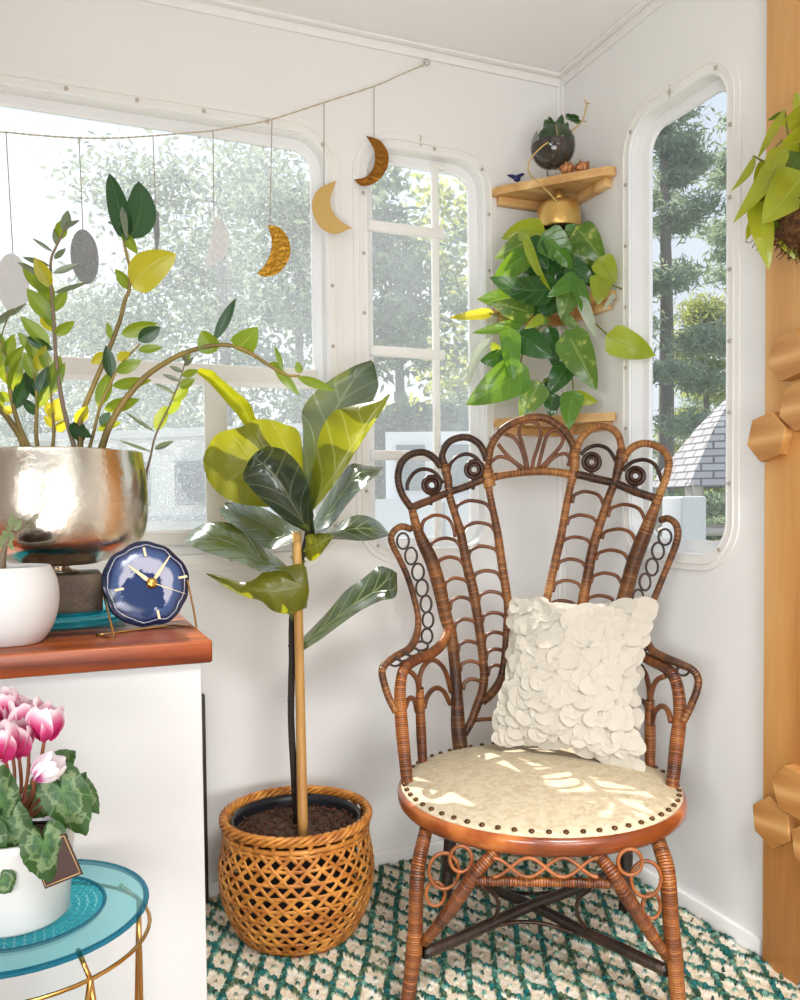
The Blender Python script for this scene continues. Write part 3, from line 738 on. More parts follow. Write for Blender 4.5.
ctube('arm_rail', [(450,624,.265),(444,641,.228),(432,653,.17),(415,660,.10),(405,668,.05),(401,680,.03),(400,698,.02),(402,730,.01+vl*.3),(405,760,vl*.7),(408,790,vl)], [.011,.012,.0125,.0125,.0125,.0125,.0135,.0145,.0135,.0125], 'cane_red')
ctube('arm_rail', [(616,634,.265),(634,650,.21),(650,660,.14),(664,667,.08),(673,675,.04),(678,690,.03),(680,714,.02),(677,742,.01+vr*.3),(674,770,vr*.7),(671,794,vr)], [.011,.012,.0125,.0125,.0125,.0125,.0135,.0145,.0135,.0125], 'cane_red')
v2 = uv_of(pl(423,766,2,ZR))[1]; v3 = uv_of(pl(650,770,2,ZR))[1]
ctube('arm_post', [(420,688,.10),(420,705,.11),(421,730,.12),(423,768,v2)], [.009,.011,.012,.011], 'cane_red')
ctube('arm_post', [(650,700,.10),(650,715,.11),(650,735,.12),(650,771,v3)], [.009,.011,.012,.011], 'cane_red')
for pts in ([(419,692,.10),(417,680,.08),(412,673,.06),(406,670,.05)], [(419,690,.10),(420,676,.11),(424,666,.12),(431,660,.15),(439,663,.19),(446,673,.22),(451,692,.24)],
            [(424,708,.11),(427,697,.13),(432,690,.16),(438,688,.18),(444,692,.21),(450,704,.24)], [(405,708,.04),(408,700,.06),(412,698,.07),(415,702,.09),(417,712,.11)],
            [(650,702,.10),(652,690,.09),(657,680,.07),(665,676,.05)], [(650,703,.10),(649,688,.13),(646,675,.16),(641,666,.18)],
            [(652,724,.11),(655,712,.09),(662,706,.06),(668,711,.03),(671,722,.01)], [(648,712,.12),(645,703,.15),(641,700,.18)]):
    ctube('arm_hoop', pts, .0058, 'rod')
for (x, y, rx, ry, v) in ((403,541,6,8,.185),(411,556,6,8.5,.19),(418,572,6,8.5,.20),(422,588,6,8.5,.20),(426,604,5.5,8.5,.205),(428,620,5.5,8,.205),(427,636,5.5,7.5,.195),(421,646,7,4.5,.16),(412,652,7,4,.12),(403,657,7,4,.08),(395,662,6,4,.05),
                          (665,537,6.5,8,.185),(658,551,6,8.5,.19),(652,567,6,8.5,.20),(645,582,5.5,8.5,.20),(638,598,5.5,8.5,.205),(650,653,7,4,.16),(661,660,7,4,.11),(672,666,7,4,.07),(683,671,6,4.5,.04)):
    ctube('chain_ring', [(x+rx*math.cos(a), y+ry*math.sin(a), v) for a in [2*PI*i/10 for i in range(10)]], .0028, 'rod_dark', n=6, k=2, closed=True)
ctube('stub_rail', [(468,723),(480,719.5),(497,719)], .005, 'rod')
ctube('stub_rail', [(566,712),(540,716),(497,719)], .005, 'rod')
def under(x, y, k=.02, z=ZR-.036):
    p = pl(x, y, 2, z); d = S0-p; d.z = 0; return p + d.normalized()*k
# under the seat: legs
def dtube(name, pts, r, mat, n=8, closed=False, k=4):
    P = [q if isinstance(q, Vector) else dep(*q) for q in pts]
    return MB().tube(P, r, n=n, closed=closed, k=k).build(name, M[mat], chair)
dtube('leg', [under(420,830,.014),(417.5,872,1.562),(415.5,925,1.56),(414,950,1.56),(411,975,1.56),pl(405.5,1019,2,0)], [.0135,.0145,.0145,.0165,.0145,.0135], 'cane_red')
dtube('leg', [under(664,842,.012),(667,872,1.512),(671,925,1.512),(674,958,1.515),(676,980,1.517),pl(680.5,1029,2,0)], [.0135,.0145,.0145,.016,.0145,.0135], 'cane_red')
bl, br = pl(446,901,2,0), pl(624,915,2,0)
dtube('leg', [dep(452,778,1.985), dep(450,840,2.0), bl], [.016,.0155,.013], 'cane_black')
dtube('leg', [dep(622,792,1.90), dep(626,850,1.93), br], [.016,.0155,.013], 'cane_black')
dtube('brace', [under(494,853,.014),(481,867,1.490),(470,881,1.50),(447,914,1.528),(424,943,1.553)], [.012,.0115,.013,.0125,.009], 'cane_red')
dtube('brace', [under(599,855,.014),(611,871,1.468),(620,886,1.475),(642,920,1.492),(667,957,1.51)], [.012,.0115,.013,.0125,.009], 'cane_red')
dtube('apron_rail', [(476,881,1.492),(510,881.5,1.487),(545,882,1.482),(580,882.5,1.477),(610,884,1.472)], .0088, 'cane_red')
for ph in (0, PI):
    dtube('apron_loop', [(493+i*3.9, 867.5+9.5*math.cos(ph+PI*(i*3.9)/35), 1.478-i*.0008) for i in range(28)], .0036, 'rod_red', n=6, k=2)
for (x, y, rx, ry, d) in ((444,871,15,18,1.535),(435.5,894,9.5,12,1.545),(461,859,11,13,1.51),(646,879,15,18,1.495),(651.5,906,9,12.5,1.50),(630,862,12,13,1.47)):
    dtube('bracket_ring', [(x+rx*math.cos(a), y+ry*math.sin(a), d) for a in [2*PI*i/14 for i in range(14)]], .0036, 'rod_red', n=6, k=2, closed=True)
dtube('stretcher', [(424,953,1.56),(458,939,1.63),(490,924,1.69),(530,906,1.77),(580,887,1.865),(620,869,1.935)], .0115, 'cane_black')
dtube('stretcher', [(667,971,1.515),(620,948,1.60),(580,930,1.69),(544,911,1.77),(490,887,1.90),(449,867,2.0)], .0115, 'cane_black')
for pts in ([(480,886,1.60),(494,894,1.62),(498.5,905,1.64),(496,916,1.66),(489,922,1.68)], [(594,888,1.58),(581,896,1.60),(576.5,907,1.62),(579,918,1.65),(586,928,1.66)],
            [(498,925,1.70),(514,922.5,1.71),(530,922,1.71),(550,925,1.71),(574,933,1.69)], [(500,888,1.88),(520,893,1.87),(545,893,1.86),(575,888,1.86)]):
    dtube('stretcher_hoop', pts, .0042, 'rod_dark', n=6)

# ------------------------------------------------------------------ pillow with felt petals
PB = [dep(491,741,1.90), dep(640,771,1.775), dep(657,600,1.885), dep(513,597,1.955)]   # BL BR TR TL
pn = (PB[1]-PB[0]).cross(PB[3]-PB[0]).normalized()
if pn.dot(CAM-PB[0]) < 0: pn = -pn
pc = sum(PB, Vector())/4
def pil(s, t, side):
    a = PB[0].lerp(PB[1], (s+1)/2); b = PB[3].lerp(PB[2], (s+1)/2); p = a.lerp(b, (t+1)/2)
    ed = (max(0, 1-s*s)*max(0, 1-t*t))
    inw = .022*((1-s*s)*abs(t)**3); inw2 = .022*((1-t*t)*abs(s)**3)
    p = p + (pc-p).normalized()*(inw+inw2) if (pc-p).length > 1e-6 else p
    return p + pn*(side*.062*ed**.55)
pillow = thing('throw_pillow', 'square cream throw pillow covered in round felt petals on the chair seat', 'pillow', tuple(pc))
mb = MB()
for sd in (1, -1):
    mb.grid([[pil(-1+2*i/20, -1+2*j/20, sd) for i in range(21)][::sd] for j in range(21)])
mb.build('pillow_cover', M['pillow'], pillow)
mb = MB(); rnd = random.Random(3)
px = (PB[1]-PB[0]).normalized(); 
cells = [(i, j) for i in range(15) for j in range(15)]; rnd.shuffle(cells)
for (i, j) in cells:
    s = -1+2*(i+.5+rnd.uniform(-.4, .4))/15; t = -1+2*(j+.5+rnd.uniform(-.4, .4))/15
    s = max(-.985, min(.985, s)); t = max(-.985, min(.985, t))
    e = .02
    p = pil(s, t, 1)
    du = (pil(min(1, s+e), t, 1)-pil(max(-1, s-e), t, 1)); dv = (pil(s, min(1, t+e), 1)-pil(s, max(-1, t-e), 1))
    n = du.cross(dv).normalized()
    if n.dot(pn) < 0: n = -n
    n = (n + pn*.5 + Vector((rnd.uniform(-.4,.4), rnd.uniform(-.4,.4), rnd.uniform(-.1,.5)))*.62).normalized()
    x = n.orthogonal().normalized(); y = n.cross(x)
    r = rnd.uniform(.017, .0255); ph = rnd.uniform(0, 6); p = p + pn*(.003+rnd.uniform(0, .006))
    vs = [p]; 
    for k, q in ((.5, .0), (1, 1)):
        for a in range(14):
            th = 2*PI*a/14; ww = (math.sin(2*th+ph)*.0017 + math.sin(3*th+ph*3)*.0012)*k*k + (.0006*k*k)
            rr = r*k*(1+.07*math.sin(3*th+ph*2))
            vs.append(p + x*(rr*math.cos(th)) + y*(rr*math.sin(th)) + n*ww)
    fs = [(0, 1+a, 1+(a+1) % 14) for a in range(14)] + [(1+a, 15+a, 15+(a+1) % 14, 1+(a+1) % 14) for a in range(14)]
    mb.add(vs, fs)
o = mb.build('felt_petals', M['pillow'], pillow)

# ------------------------------------------------------------------ rug
def make_rug():
    x0, x1, y0, y1 = -1.32, -.014, -1.30, -.014; st = .0026
    nx = int((x1-x0)/st)+1; ny = int((y1-y0)/st)+1
    X, Y = np.meshgrid(np.linspace(x0, x1, nx), np.linspace(y0, y1, ny))
    rng = np.random.RandomState(5)
    cs = .0108   # knot cell
    gx = int((x1-x0)/cs)+6; gy = int((y1-y0)/cs)+6
    JX = rng.rand(gy, gx); JY = rng.rand(gy, gx); RR = rng.rand(gy, gx); HH = rng.rand(gy, gx)
    ix = np.floor((X-x0)/cs).astype(int)+2; iy = np.floor((Y-y0)/cs).astype(int)+2
    best = np.full(X.shape, 9.0); bi = np.zeros(X.shape, int); bj = np.zeros(X.shape, int)
    for dx in (-1, 0, 1):
        for dy in (-1, 0, 1):
            cx = (ix+dx-2+.2+.6*JX[iy+dy, ix+dx])*cs+x0; cy = (iy+dy-2+.2+.6*JY[iy+dy, ix+dx])*cs+y0
            d = np.hypot(X-cx, (Y-cy)*1.0)/cs
            m = d < best; best[m] = d[m]; bi[m] = (iy+dy)[m]; bj[m] = (ix+dx)[m]
    CXc = (bj-2+.2+.6*JX[bi, bj])*cs+x0; CYc = (bi-2+.2+.6*JY[bi, bj])*cs+y0
    # ikat zigzag: diamonds long in Y
    wx, wy = .0295, .125
    def pat(x, y):
        a = np.abs(((x/wx) % 2)-1); row = np.floor(y/wy + .5*a)
        f1 = (y/wy + .5*a) % 1.0; f2 = (y/wy - .5*a) % 1.0
        g = np.minimum(np.minimum(f1, 1-f1)*1.0, np.minimum(f2, 1-f2)*1.0)
        dot = np.hypot((((x/wx + 1) % 2)-1)*wx, ((((y/wy+.5) % 1)-.5))*wy)
        dot2 = np.hypot((((x/wx) % 2)-1)*wx, ((((y/wy+.0) % 1)-.5))*wy)
        return g, np.minimum(dot, dot2)
    mxx = lambda a, b: a*.7+b*.3
    QX, QY = mxx(X, CXc), mxx(Y, CYc)
    g, dt = pat(QX + .003*np.sin(QY*19), QY + .004*np.sin(QX*17))
    rv = RR[bi, bj]
    green = (g < .122+.04*(rv-.5)) | (dt < .0046) | (rv > .992)
    dome = np.sqrt(np.clip(1-(best/.62)**2, 0, 1))
    Z = .006 + np.where(green, dome*(.0080+.003*HH[bi, bj]), dome*.0006)
    gcols = np.array([srgb(72,128,112), srgb(46,96,84), srgb(112,160,142), srgb(58,82,66), srgb(40,112,112), srgb(94,112,84)])
    ccols = np.array([srgb(250,238,216), srgb(244,228,202), srgb(252,244,228), srgb(236,218,190)])
    k = (HH[bi, bj]*5.99).astype(int); k2 = (HH[bi, bj]*3.99).astype(int)
    C = np.where(green[..., None], gcols[k], ccols[k2])
    C = C*np.where(green, 0.5+.5*dome, .96+.04*dome)[..., None]
    vs = np.stack([X, Y, Z], -1).reshape(-1, 3)
    idx = np.arange(nx*ny).reshape(ny, nx)
    f = np.stack([idx[:-1, :-1], idx[:-1, 1:], idx[1:, 1:], idx[1:, :-1]], -1).reshape(-1, 4)
    me = bpy.data.meshes.new('rug')
    me.vertices.add(len(vs)); me.vertices.foreach_set('co', vs.astype(np.float32).ravel())
    me.loops.add(len(f)*4); me.loops.foreach_set('vertex_index', f.ravel().astype(np.int32))
    me.polygons.add(len(f)); me.polygons.foreach_set('loop_start', np.arange(0, len(f)*4, 4, dtype=np.int32))
    me.polygons.foreach_set('loop_total', np.full(len(f), 4, dtype=np.int32))
    me.polygons.foreach_set('use_smooth', np.ones(len(f), dtype=bool))
    me.update(); me.validate()
    ca = me.color_attributes.new('yarn', 'FLOAT_COLOR', 'POINT')
    ca.data.foreach_set('color', np.concatenate([C.reshape(-1, 3), np.ones((nx*ny, 1))], 1).astype(np.float32).ravel())
    m, nt, out = newmat('looped_yarn'); L = nt.links.new
    at = N(nt, 'ShaderNodeVertexColor', layer_name='yarn')
    tc = N(nt, 'ShaderNodeTexCoord'); nz = N(nt, 'ShaderNodeTexNoise', i_Scale=420.0, i_Detail=2.0); L(tc.outputs['Object'], nz.inputs[0])
    mr = N(nt, 'ShaderNodeMapRange', i_1=.3, i_2=.7, i_3=.72, i_4=1.1); L(nz.outputs[0], mr.inputs[0])
    mx = N(nt, 'ShaderNodeVectorMath', operation='SCALE'); L(at.outputs[0], mx.inputs[0]); L(mr.outputs[0], mx.inputs['Scale'])
    b = N(nt, 'ShaderNodeBsdfPrincipled', i_Roughness=.95); b.inputs['Specular IOR Level'].default_value = .1
    L(mx.outputs[0], b.inputs['Base Color']); bp = N(nt, 'ShaderNodeBump', i_Strength=.5, i_Distance=.003); L(nz.outputs[0], bp.inputs['Height']); L(bp.outputs[0], b.inputs['Normal']); L(b.outputs[0], out.inputs[0])
    o = link_mesh('rug', me, m)
    tag(o, 'knobbly green and cream ikat patterned rug covering the floor', 'rug')
make_rug()

# ------------------------------------------------------------------ counter
XR, YFC, YBK, ZT = -1.136, -.86, -.52, .763
MB().box((-2.6, YFC, ZT-.032), (XR, YBK, ZT), .004).build('worktop', M['counter'], None, (-1.6, -.7, ZT-.032)).update_tag()
wt = bpy.data.objects['worktop']; tag(wt, 'thick varnished timber worktop on the white cabinet', 'worktop')
cab = thing('cabinet', 'plain white cabinet under the timber worktop', 'cabinet', (-1.8, -.7, 0))
MB().box((-2.6, YFC+.014, 0), (XR-.014, YBK-.02, ZT-.032), .002).build('carcass', M['cabinet'], cab)
q = pl(206, 790, 1, -.03)
tag(MB().box((q.x-.06, q.y-.008, .006), (q.x+.001, q.y+.008, .505), .002).build('dark_board', M['darkpanel'], None, (q.x, q.y, .006)), 'narrow dark upright board by the back wall peeking out behind the white cabinet', 'board')

# turquoise dishes, block, silver footed planter
pc0 = dep(60, 585, 1.36); PX, PY = pc0.x, pc0.y
def dish(z, r, label):
    prof = [(r*.55, z), (r*.9, z+.002), (r, z+.012), (r-.004, z+.013), (r*.88, z+.006), (.01, z+.005)]
    mb = MB(); n = 96
    vs = []; fs = []
    for i, (rr, zz) in enumerate(prof):
        for j in range(n):
            a = 2*PI*j/n; k = 1 + (.018 if j % 2 else 0)*(1 if i in (1, 2, 3) else 0)
            vs.append((PX+rr*k*math.cos(a), PY+rr*k*math.sin(a), zz))
    for i in range(len(prof)-1):
        for j in range(n): fs.append((i*n+j, i*n+(j+1) % n, (i+1)*n+(j+1) % n, (i+1)*n+j))
    fs.append(tuple(range(n))[::-1]); fs.append(tuple(range((len(prof)-1)*n, len(prof)*n)))
    mb.add(vs, fs)
    return tag(mb.build('glass_dish', M['tealdeep'], None, (PX, PY, z)), label, 'dish', 'stacked turquoise dishes')
dish(ZT+.0005, .105, 'lower ribbed turquoise glass dish resting on the timber worktop')
dish(ZT+.0140, .105, 'upper ribbed turquoise glass dish stacked beneath the brown block')
zb = ZT+.0195
mb = MB().box((PX-.062, PY-.05, zb), (PX+.062, PY+.05, zb+.062), .003)
tag(mb.build('wooden_block', M['block'], None, (PX, PY, zb)), 'square dark brown block under the silver planter', 'block')
zp = zb+.0625
plant = thing('potted_plant', 'leafy stemmed houseplant in a footed champagne metal planter on the worktop', 'potted plant', (PX, PY, zp))
RP = .136
pr = [(.030, 0), (.030, .003), (.019, .006), (.018, .011), (.062, .015), (.096, .029), (.118, .043), (.131, .060), (.1385, .098), (.137, .15), (.132, .190), (.131, .196), (.127, .194), (.128, .16)]
ztop = 1.036
sc_ = (ztop-zp)/.196
MB().lathe_s([(r, z*sc_) for r, z in pr], (PX, PY, zp), 72, cap1=False).build('planter', M['champ'], plant)
MB().lathe([(RP-.009, 0), (.001, .006)], (PX, PY, ztop-.02), 40).build('soil', M['soil'], plant)

# ------------------------------------------------------------------ leaf builder
def prof_zz(s): return (math.sin(PI*min(1, s**.85)))**.85
def prof_heart(s): return min(1.0, (s/.13)**.5 if s < .13 else 1.0) * (1-((s-.13)/.87)**1.7 if s > .13 else 1.0)**.85 if s < 1 else 0
def prof_oval(s): return max(0.0, math.sin(PI*s**.75))**.6
def leafpts(b, t, w, db, dt, shape='zz', bend=0., fold=.2, roll=0., sbend=0., rows=9, cols=6, twist=0., wave=0.):
    B, Tt = dep(b[0], b[1], db), dep(t[0], t[1], dt)
    ax = Tt-B; Ln = ax.length; axn = ax.normalized()
    mid = (B+Tt)/2; vw = (mid-CAM).normalized()
    side = axn.cross(vw)
    if side.length < 1e-4: side = Vector((1, 0, 0))
    side.normalize(); nm = side.cross(axn).normalized()
    if nm.dot(vw) > 0: nm = -nm
    d = (mid-CAM).dot(FW); hw0 = w*d/F/2
    pf = {'zz': prof_zz, 'heart': prof_heart, 'oval': prof_oval}[shape]
    out = []
    for i in range(rows+1):
        s = i/rows; rw = []
        R = Matrix.Rotation(roll+twist*s, 3, axn); sd = R @ side; nn = R @ nm
        hw = hw0*pf(s)/max(.35, abs(math.cos(roll)))
        c = B + ax*s + nm*(bend*Ln*4*s*(1-s)) + side*(sbend*Ln*4*s*(1-s))
        for j in range(cols+1):
            u = -1+2*j/cols
            p = c + sd*(u*hw) + nn*(-fold*(1-abs(u))*hw*.9 + wave*hw*math.sin(s*9+u*2)*abs(u))
            if shape == 'heart': p = p - axn*(Ln*.13*abs(u)**1.5*max(0, 1-s*2.2))
            rw.append(p)
        out.append(rw)
    return out
def leaf(mb, *a, **k): mb.grid(leafpts(*a, **k)); return mb

# ---- the stemmed plant in the metal planter
DZ = 1.36
def zz(stem, r0, r1, leaves, mat='zzleaf', smat='zzstem', d0=DZ, d1=DZ):
    n = len(stem)
    st = MB().tube([dep(p[0], p[1], d0+(d1-d0)*i/(n-1)) for i, p in enumerate(stem)], [r0+(r1-r0)*i/(n-1) for i in range(n)], n=8).build('stem', M[smat], plant)
    groups = {}
    for lf in leaves:
        b, t, w = lf[0], lf[1], lf[2]; mt = lf[3] if len(lf) > 3 and lf[3] else mat
        k = lf[4] if len(lf) > 4 else {}
        # depth from the nearest stem point
        j = min(range(n), key=lambda q: (stem[q][0]-b[0])**2+(stem[q][1]-b[1])**2)
        dd = d0+(d1-d0)*j/(n-1); L = math.hypot(t[0]-b[0], t[1]-b[1])*dd/F
        off = random.uniform(-.35, .35)*L
        kw = dict(bend=random.uniform(.02, .10), fold=random.uniform(.15, .4), roll=random.uniform(-.35, .35)); kw.update(k)
        leaf(groups.setdefault(mt, MB()), b, t, w, dd, dd+off, **kw)
    for mt, mb in groups.items():
        mb.build('leaves', M[mt], st)
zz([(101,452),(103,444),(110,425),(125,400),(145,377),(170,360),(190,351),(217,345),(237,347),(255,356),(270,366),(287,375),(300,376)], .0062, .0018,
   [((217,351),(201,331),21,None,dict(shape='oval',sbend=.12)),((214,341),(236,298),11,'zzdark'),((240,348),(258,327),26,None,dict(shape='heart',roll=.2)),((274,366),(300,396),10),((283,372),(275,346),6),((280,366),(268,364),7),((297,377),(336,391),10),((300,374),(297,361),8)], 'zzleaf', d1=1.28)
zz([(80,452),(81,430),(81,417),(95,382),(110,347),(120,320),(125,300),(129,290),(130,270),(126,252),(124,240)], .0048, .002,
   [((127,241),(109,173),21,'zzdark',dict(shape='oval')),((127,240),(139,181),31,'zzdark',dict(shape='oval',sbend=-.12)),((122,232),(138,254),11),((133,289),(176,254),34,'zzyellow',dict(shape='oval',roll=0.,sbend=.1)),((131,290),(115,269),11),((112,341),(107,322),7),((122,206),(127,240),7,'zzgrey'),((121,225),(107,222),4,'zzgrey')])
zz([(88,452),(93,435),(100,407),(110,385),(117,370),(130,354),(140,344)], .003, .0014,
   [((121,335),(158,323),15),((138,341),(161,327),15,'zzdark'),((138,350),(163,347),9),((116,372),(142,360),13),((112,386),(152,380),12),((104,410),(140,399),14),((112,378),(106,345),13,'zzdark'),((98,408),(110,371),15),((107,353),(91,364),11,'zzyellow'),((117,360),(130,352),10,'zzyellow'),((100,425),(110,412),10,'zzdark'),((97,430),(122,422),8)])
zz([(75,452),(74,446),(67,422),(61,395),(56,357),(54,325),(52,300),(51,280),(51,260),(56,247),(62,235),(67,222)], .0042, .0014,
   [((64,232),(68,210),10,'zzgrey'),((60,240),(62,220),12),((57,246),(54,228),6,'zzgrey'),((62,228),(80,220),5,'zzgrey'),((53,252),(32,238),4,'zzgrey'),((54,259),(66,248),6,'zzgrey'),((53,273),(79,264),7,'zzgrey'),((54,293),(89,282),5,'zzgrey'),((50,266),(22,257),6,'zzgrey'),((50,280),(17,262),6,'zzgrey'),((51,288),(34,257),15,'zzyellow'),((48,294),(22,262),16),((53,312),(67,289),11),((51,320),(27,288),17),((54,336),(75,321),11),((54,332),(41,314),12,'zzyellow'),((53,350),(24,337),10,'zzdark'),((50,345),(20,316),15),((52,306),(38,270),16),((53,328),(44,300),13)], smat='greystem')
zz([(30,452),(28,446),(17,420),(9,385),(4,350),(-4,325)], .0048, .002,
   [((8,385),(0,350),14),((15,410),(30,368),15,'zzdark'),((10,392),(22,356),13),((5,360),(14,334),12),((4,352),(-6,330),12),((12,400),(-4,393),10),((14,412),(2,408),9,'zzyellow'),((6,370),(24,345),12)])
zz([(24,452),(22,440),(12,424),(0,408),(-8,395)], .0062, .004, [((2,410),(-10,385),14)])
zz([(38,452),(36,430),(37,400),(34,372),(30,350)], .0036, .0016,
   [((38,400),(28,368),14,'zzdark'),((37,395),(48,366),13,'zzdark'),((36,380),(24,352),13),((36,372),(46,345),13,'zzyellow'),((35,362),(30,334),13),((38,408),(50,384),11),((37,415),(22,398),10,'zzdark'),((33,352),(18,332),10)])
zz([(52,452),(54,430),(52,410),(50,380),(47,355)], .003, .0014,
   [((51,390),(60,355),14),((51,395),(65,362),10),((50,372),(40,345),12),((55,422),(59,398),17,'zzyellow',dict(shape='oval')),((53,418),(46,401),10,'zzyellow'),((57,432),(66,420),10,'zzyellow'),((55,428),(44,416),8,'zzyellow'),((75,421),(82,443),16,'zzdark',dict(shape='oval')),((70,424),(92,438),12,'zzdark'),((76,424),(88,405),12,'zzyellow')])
zz([(2,352),(2,335),(8,318),(17,308),(26,304)], .0014, .0009, [((10,316),(26,303),4,'zzgrey'),((-6,326),(15,308),7,'zzgrey')], smat='greystem')
zz([(146,489),(147,470),(150,459),(155,437),(165,415),(172,400),(180,380),(185,362),(186,352)], .0022, .001,
   [((155,432),(125,412),4,'zzgrey'),((152,452),(118,440),3,'zzgrey'),((154,449),(174,441),6,'zzgrey'),((156,431),(166,405),13),((165,415),(182,400),9),((171,401),(189,388),11),((176,394),(154,383),4,'zzgrey'),((179,387),(195,379),10),((180,381),(162,374),5,'zzgrey'),((182,376),(198,370),8),((183,372),(169,366),5,'zzgrey'),((184,366),(194,357),5,'zzgrey'),((186,362),(183,351),6,'zzgrey'),((186,360),(190,352),5)], d0=1.47, d1=1.42, smat='greystem')

# ------------------------------------------------------------------ white succulent pot
c = dep(8, 604, 1.165); c = Vector((c.x, c.y, ZT))
suc = thing('succulent_pot', 'small jade succulent in a rounded matte white pot on the worktop edge', 'succulent', tuple(c))
MB().lathe_s([(.036, 0), (.044, .003), (.058, .024), (.0655, .055), (.064, .085), (.0565, .104), (.0535, .106), (.051, .103), (.054, .09)], tuple(c), 56, cap1=False).build('pot', M['whitematte'], suc)
MB().lathe([(.056, 0), (.001, .002)], (c.x, c.y, ZT+.092), 30).build('soil', M['soil'], suc)
MB().tube([dep(2,575,1.165), dep(2,560,1.165), dep(6,545,1.165), dep(12,530,1.165), dep(16,520,1.165)], [.006, .0055, .0025, .0018, .001]).build('stem', M['greystem'], suc)
mb = MB()
for b, t, w in (((6,545),(2,534),8),((8,541),(13,532),9),((12,532),(6,526),6),((13,530),(21,519),9),((14,527),(8,519),6),((7,543),(13,545),7),((5,548),(-4,540),9),((8,540),(3,530),6),((11,546),(14,550),4),((15,524),(11,515),5)):
    leaf(mb, b, t, w, 1.165, 1.165+random.uniform(-.01, .01), shape='oval', fold=.3)
mb.build('leaves', M['succ'], suc)

# ------------------------------------------------------------------ agate clock
cc = dep(146.5, 584, 1.315); n_ = (CAM-cc); n_.z = 0; n_.normalize(); n_ = (n_ + Vector((0, 0, .22)) ).normalized(); n_.rotate(Matrix.Rotation(math.radians(14), 3, 'Z'))
xr = Vector((0, 0, 1)).cross(n_).normalized(); yr = n_.cross(xr).normalized()
rot = math.radians(8)
xr, yr = xr*math.cos(rot)+yr*math.sin(rot), -xr*math.sin(rot)+yr*math.cos(rot)
clock = thing('agate_clock', 'round blue agate slice clock on a gold wire stand', 'clock', (cc.x, cc.y, ZT))
RC = .0665
mb = MB(); n = 72; vs = []; uvs = []; fs = []
def ro(a): return 1+.018*math.sin(5*a+1)+.013*math.sin(9*a)+.008*math.sin(14*a+2)
rings = [(0.001, .003), (.5, .003), (.97, .003), (1.0, .001), (1.0, -.004), (.97, -.006)]
for (k, z) in rings:
    for j in range(n):
        a = 2*PI*j/n; r = RC*k*ro(a)
        vs.append(cc + xr*(r*math.cos(a)) + yr*(r*1.0*math.sin(a)) + n_*z); uvs.append((k*math.cos(a), k*math.sin(a)))
for i in range(len(rings)-1):
    for j in range(n): fs.append((i*n+j, (i+1)*n+j, (i+1)*n+(j+1) % n, i*n+(j+1) % n))
fs.append(tuple(range(n))); fs.append(tuple(range((len(rings)-1)*n, len(rings)*n))[::-1])
mb.add(vs, fs, uvs); mb.build('agate_face', M['agate'], clock)
def cp(x, y, z=.0035): return cc + xr*(RC*x) + yr*(RC*y) + n_*z
def cq(x, y, z=.0035): return cp(x*.95+.10, y*.95-.01, z)
for a in (0, 90, 180, 270):
    ca, sa = math.cos(math.radians(a)), math.sin(math.radians(a))
    w = .028
    MB().prism([cq(ca*.68-sa*w, sa*.68+ca*w), cq(ca*.68+sa*w, sa*.68-ca*w), cq(ca*.90+sa*w, sa*.90-ca*w), cq(ca*.90-sa*w, sa*.90+ca*w)], n_*.0018).build('hour_marker', M['handgold'], clock)
def hand(ang, ln, w, name, z):
    a = math.radians(ang); ca, sa = math.cos(a), math.sin(a)
    f = lambda l, s: cq(ca*l-sa*s, sa*l+ca*s, z)
    MB().prism([f(-.05, w*.4), f(.3*ln, w), f(ln, w*.25), f(ln, -w*.25), f(.3*ln, -w), f(-.05, -w*.4)], n_*.001).build(name, M['handgold'], clock)
hand(131, .70, .05, 'hour_hand', .0055); hand(45, .82, .045, 'minute_hand', .007); hand(-30, .85, .012, 'second_hand', .0085)
MB().lathe([(.0085, .0035), (.0085, .008), (.004, .0105), (.001, .0105)], tuple(cq(0, 0, 0)), 20, ax=(xr, yr, n_)).build('centre_cap', M['gold'], clock)
fl = pl(114, 637, 2, ZT+.0022); fr = pl(196.5, 627, 2, ZT+.0022)
bk = (fl+fr)/2 - n_*.055; bk.z = ZT+.0022
bl_ = fl + Vector((-.022, .03, 0)); br_ = fr + Vector((-.03, .035, 0))
MB().tube([cp(-.97,.1,-.008), fl, fl+Vector((-.006, .003, 0)), bl_], .0016, k=3).build('wire_stand', M['brass'], clock)
MB().tube([cp(.70,.76,-.008), cp(.99,.2,-.010), fr, fr+Vector((-.006, .006, 0)), br_], .0016, k=3).build('wire_stand', M['brass'], clock)
MB().tube([bl_, (bl_+br_)/2 + Vector((0,.002,0)), br_], .0016).build('wire_stand', M['brass'], clock)

# ------------------------------------------------------------------ glass side table
ZG = .505; TC = pl(21.5, 909.4, 2, ZG); RG = .1325
tbl = thing('side_table', 'small round side table with a teal glass top and gold wire legs', 'side table', (TC.x, TC.y, 0))
MB().lathe([(.001, ZG-.006), (RG-.006, ZG-.006), (RG-.001, ZG-.003), (RG-.001, ZG-.001), (RG-.005, ZG), (RG*.66, ZG), (RG*.64, ZG-.003), (.001, ZG-.003)], (TC.x, TC.y, 0), 72, cap0=False, cap1=False).build('glass_top', M['tealglass'], tbl)
MB().tube([(TC.x+RG*math.cos(a), TC.y+RG*math.sin(a), ZG-.003) for a in [2*PI*i/48 for i in range(48)]], .0034, n=8, k=1, closed=True).build('glass_edge', M['tealrim'], tbl)
MB().tube([(TC.x+RG*.66*math.cos(a), TC.y+RG*.66*math.sin(a), ZG-.0015) for a in [2*PI*i/48 for i in range(48)]], .0022, n=6, k=1, closed=True).build('glass_ridge', M['tealrim'], tbl)
mb = MB()
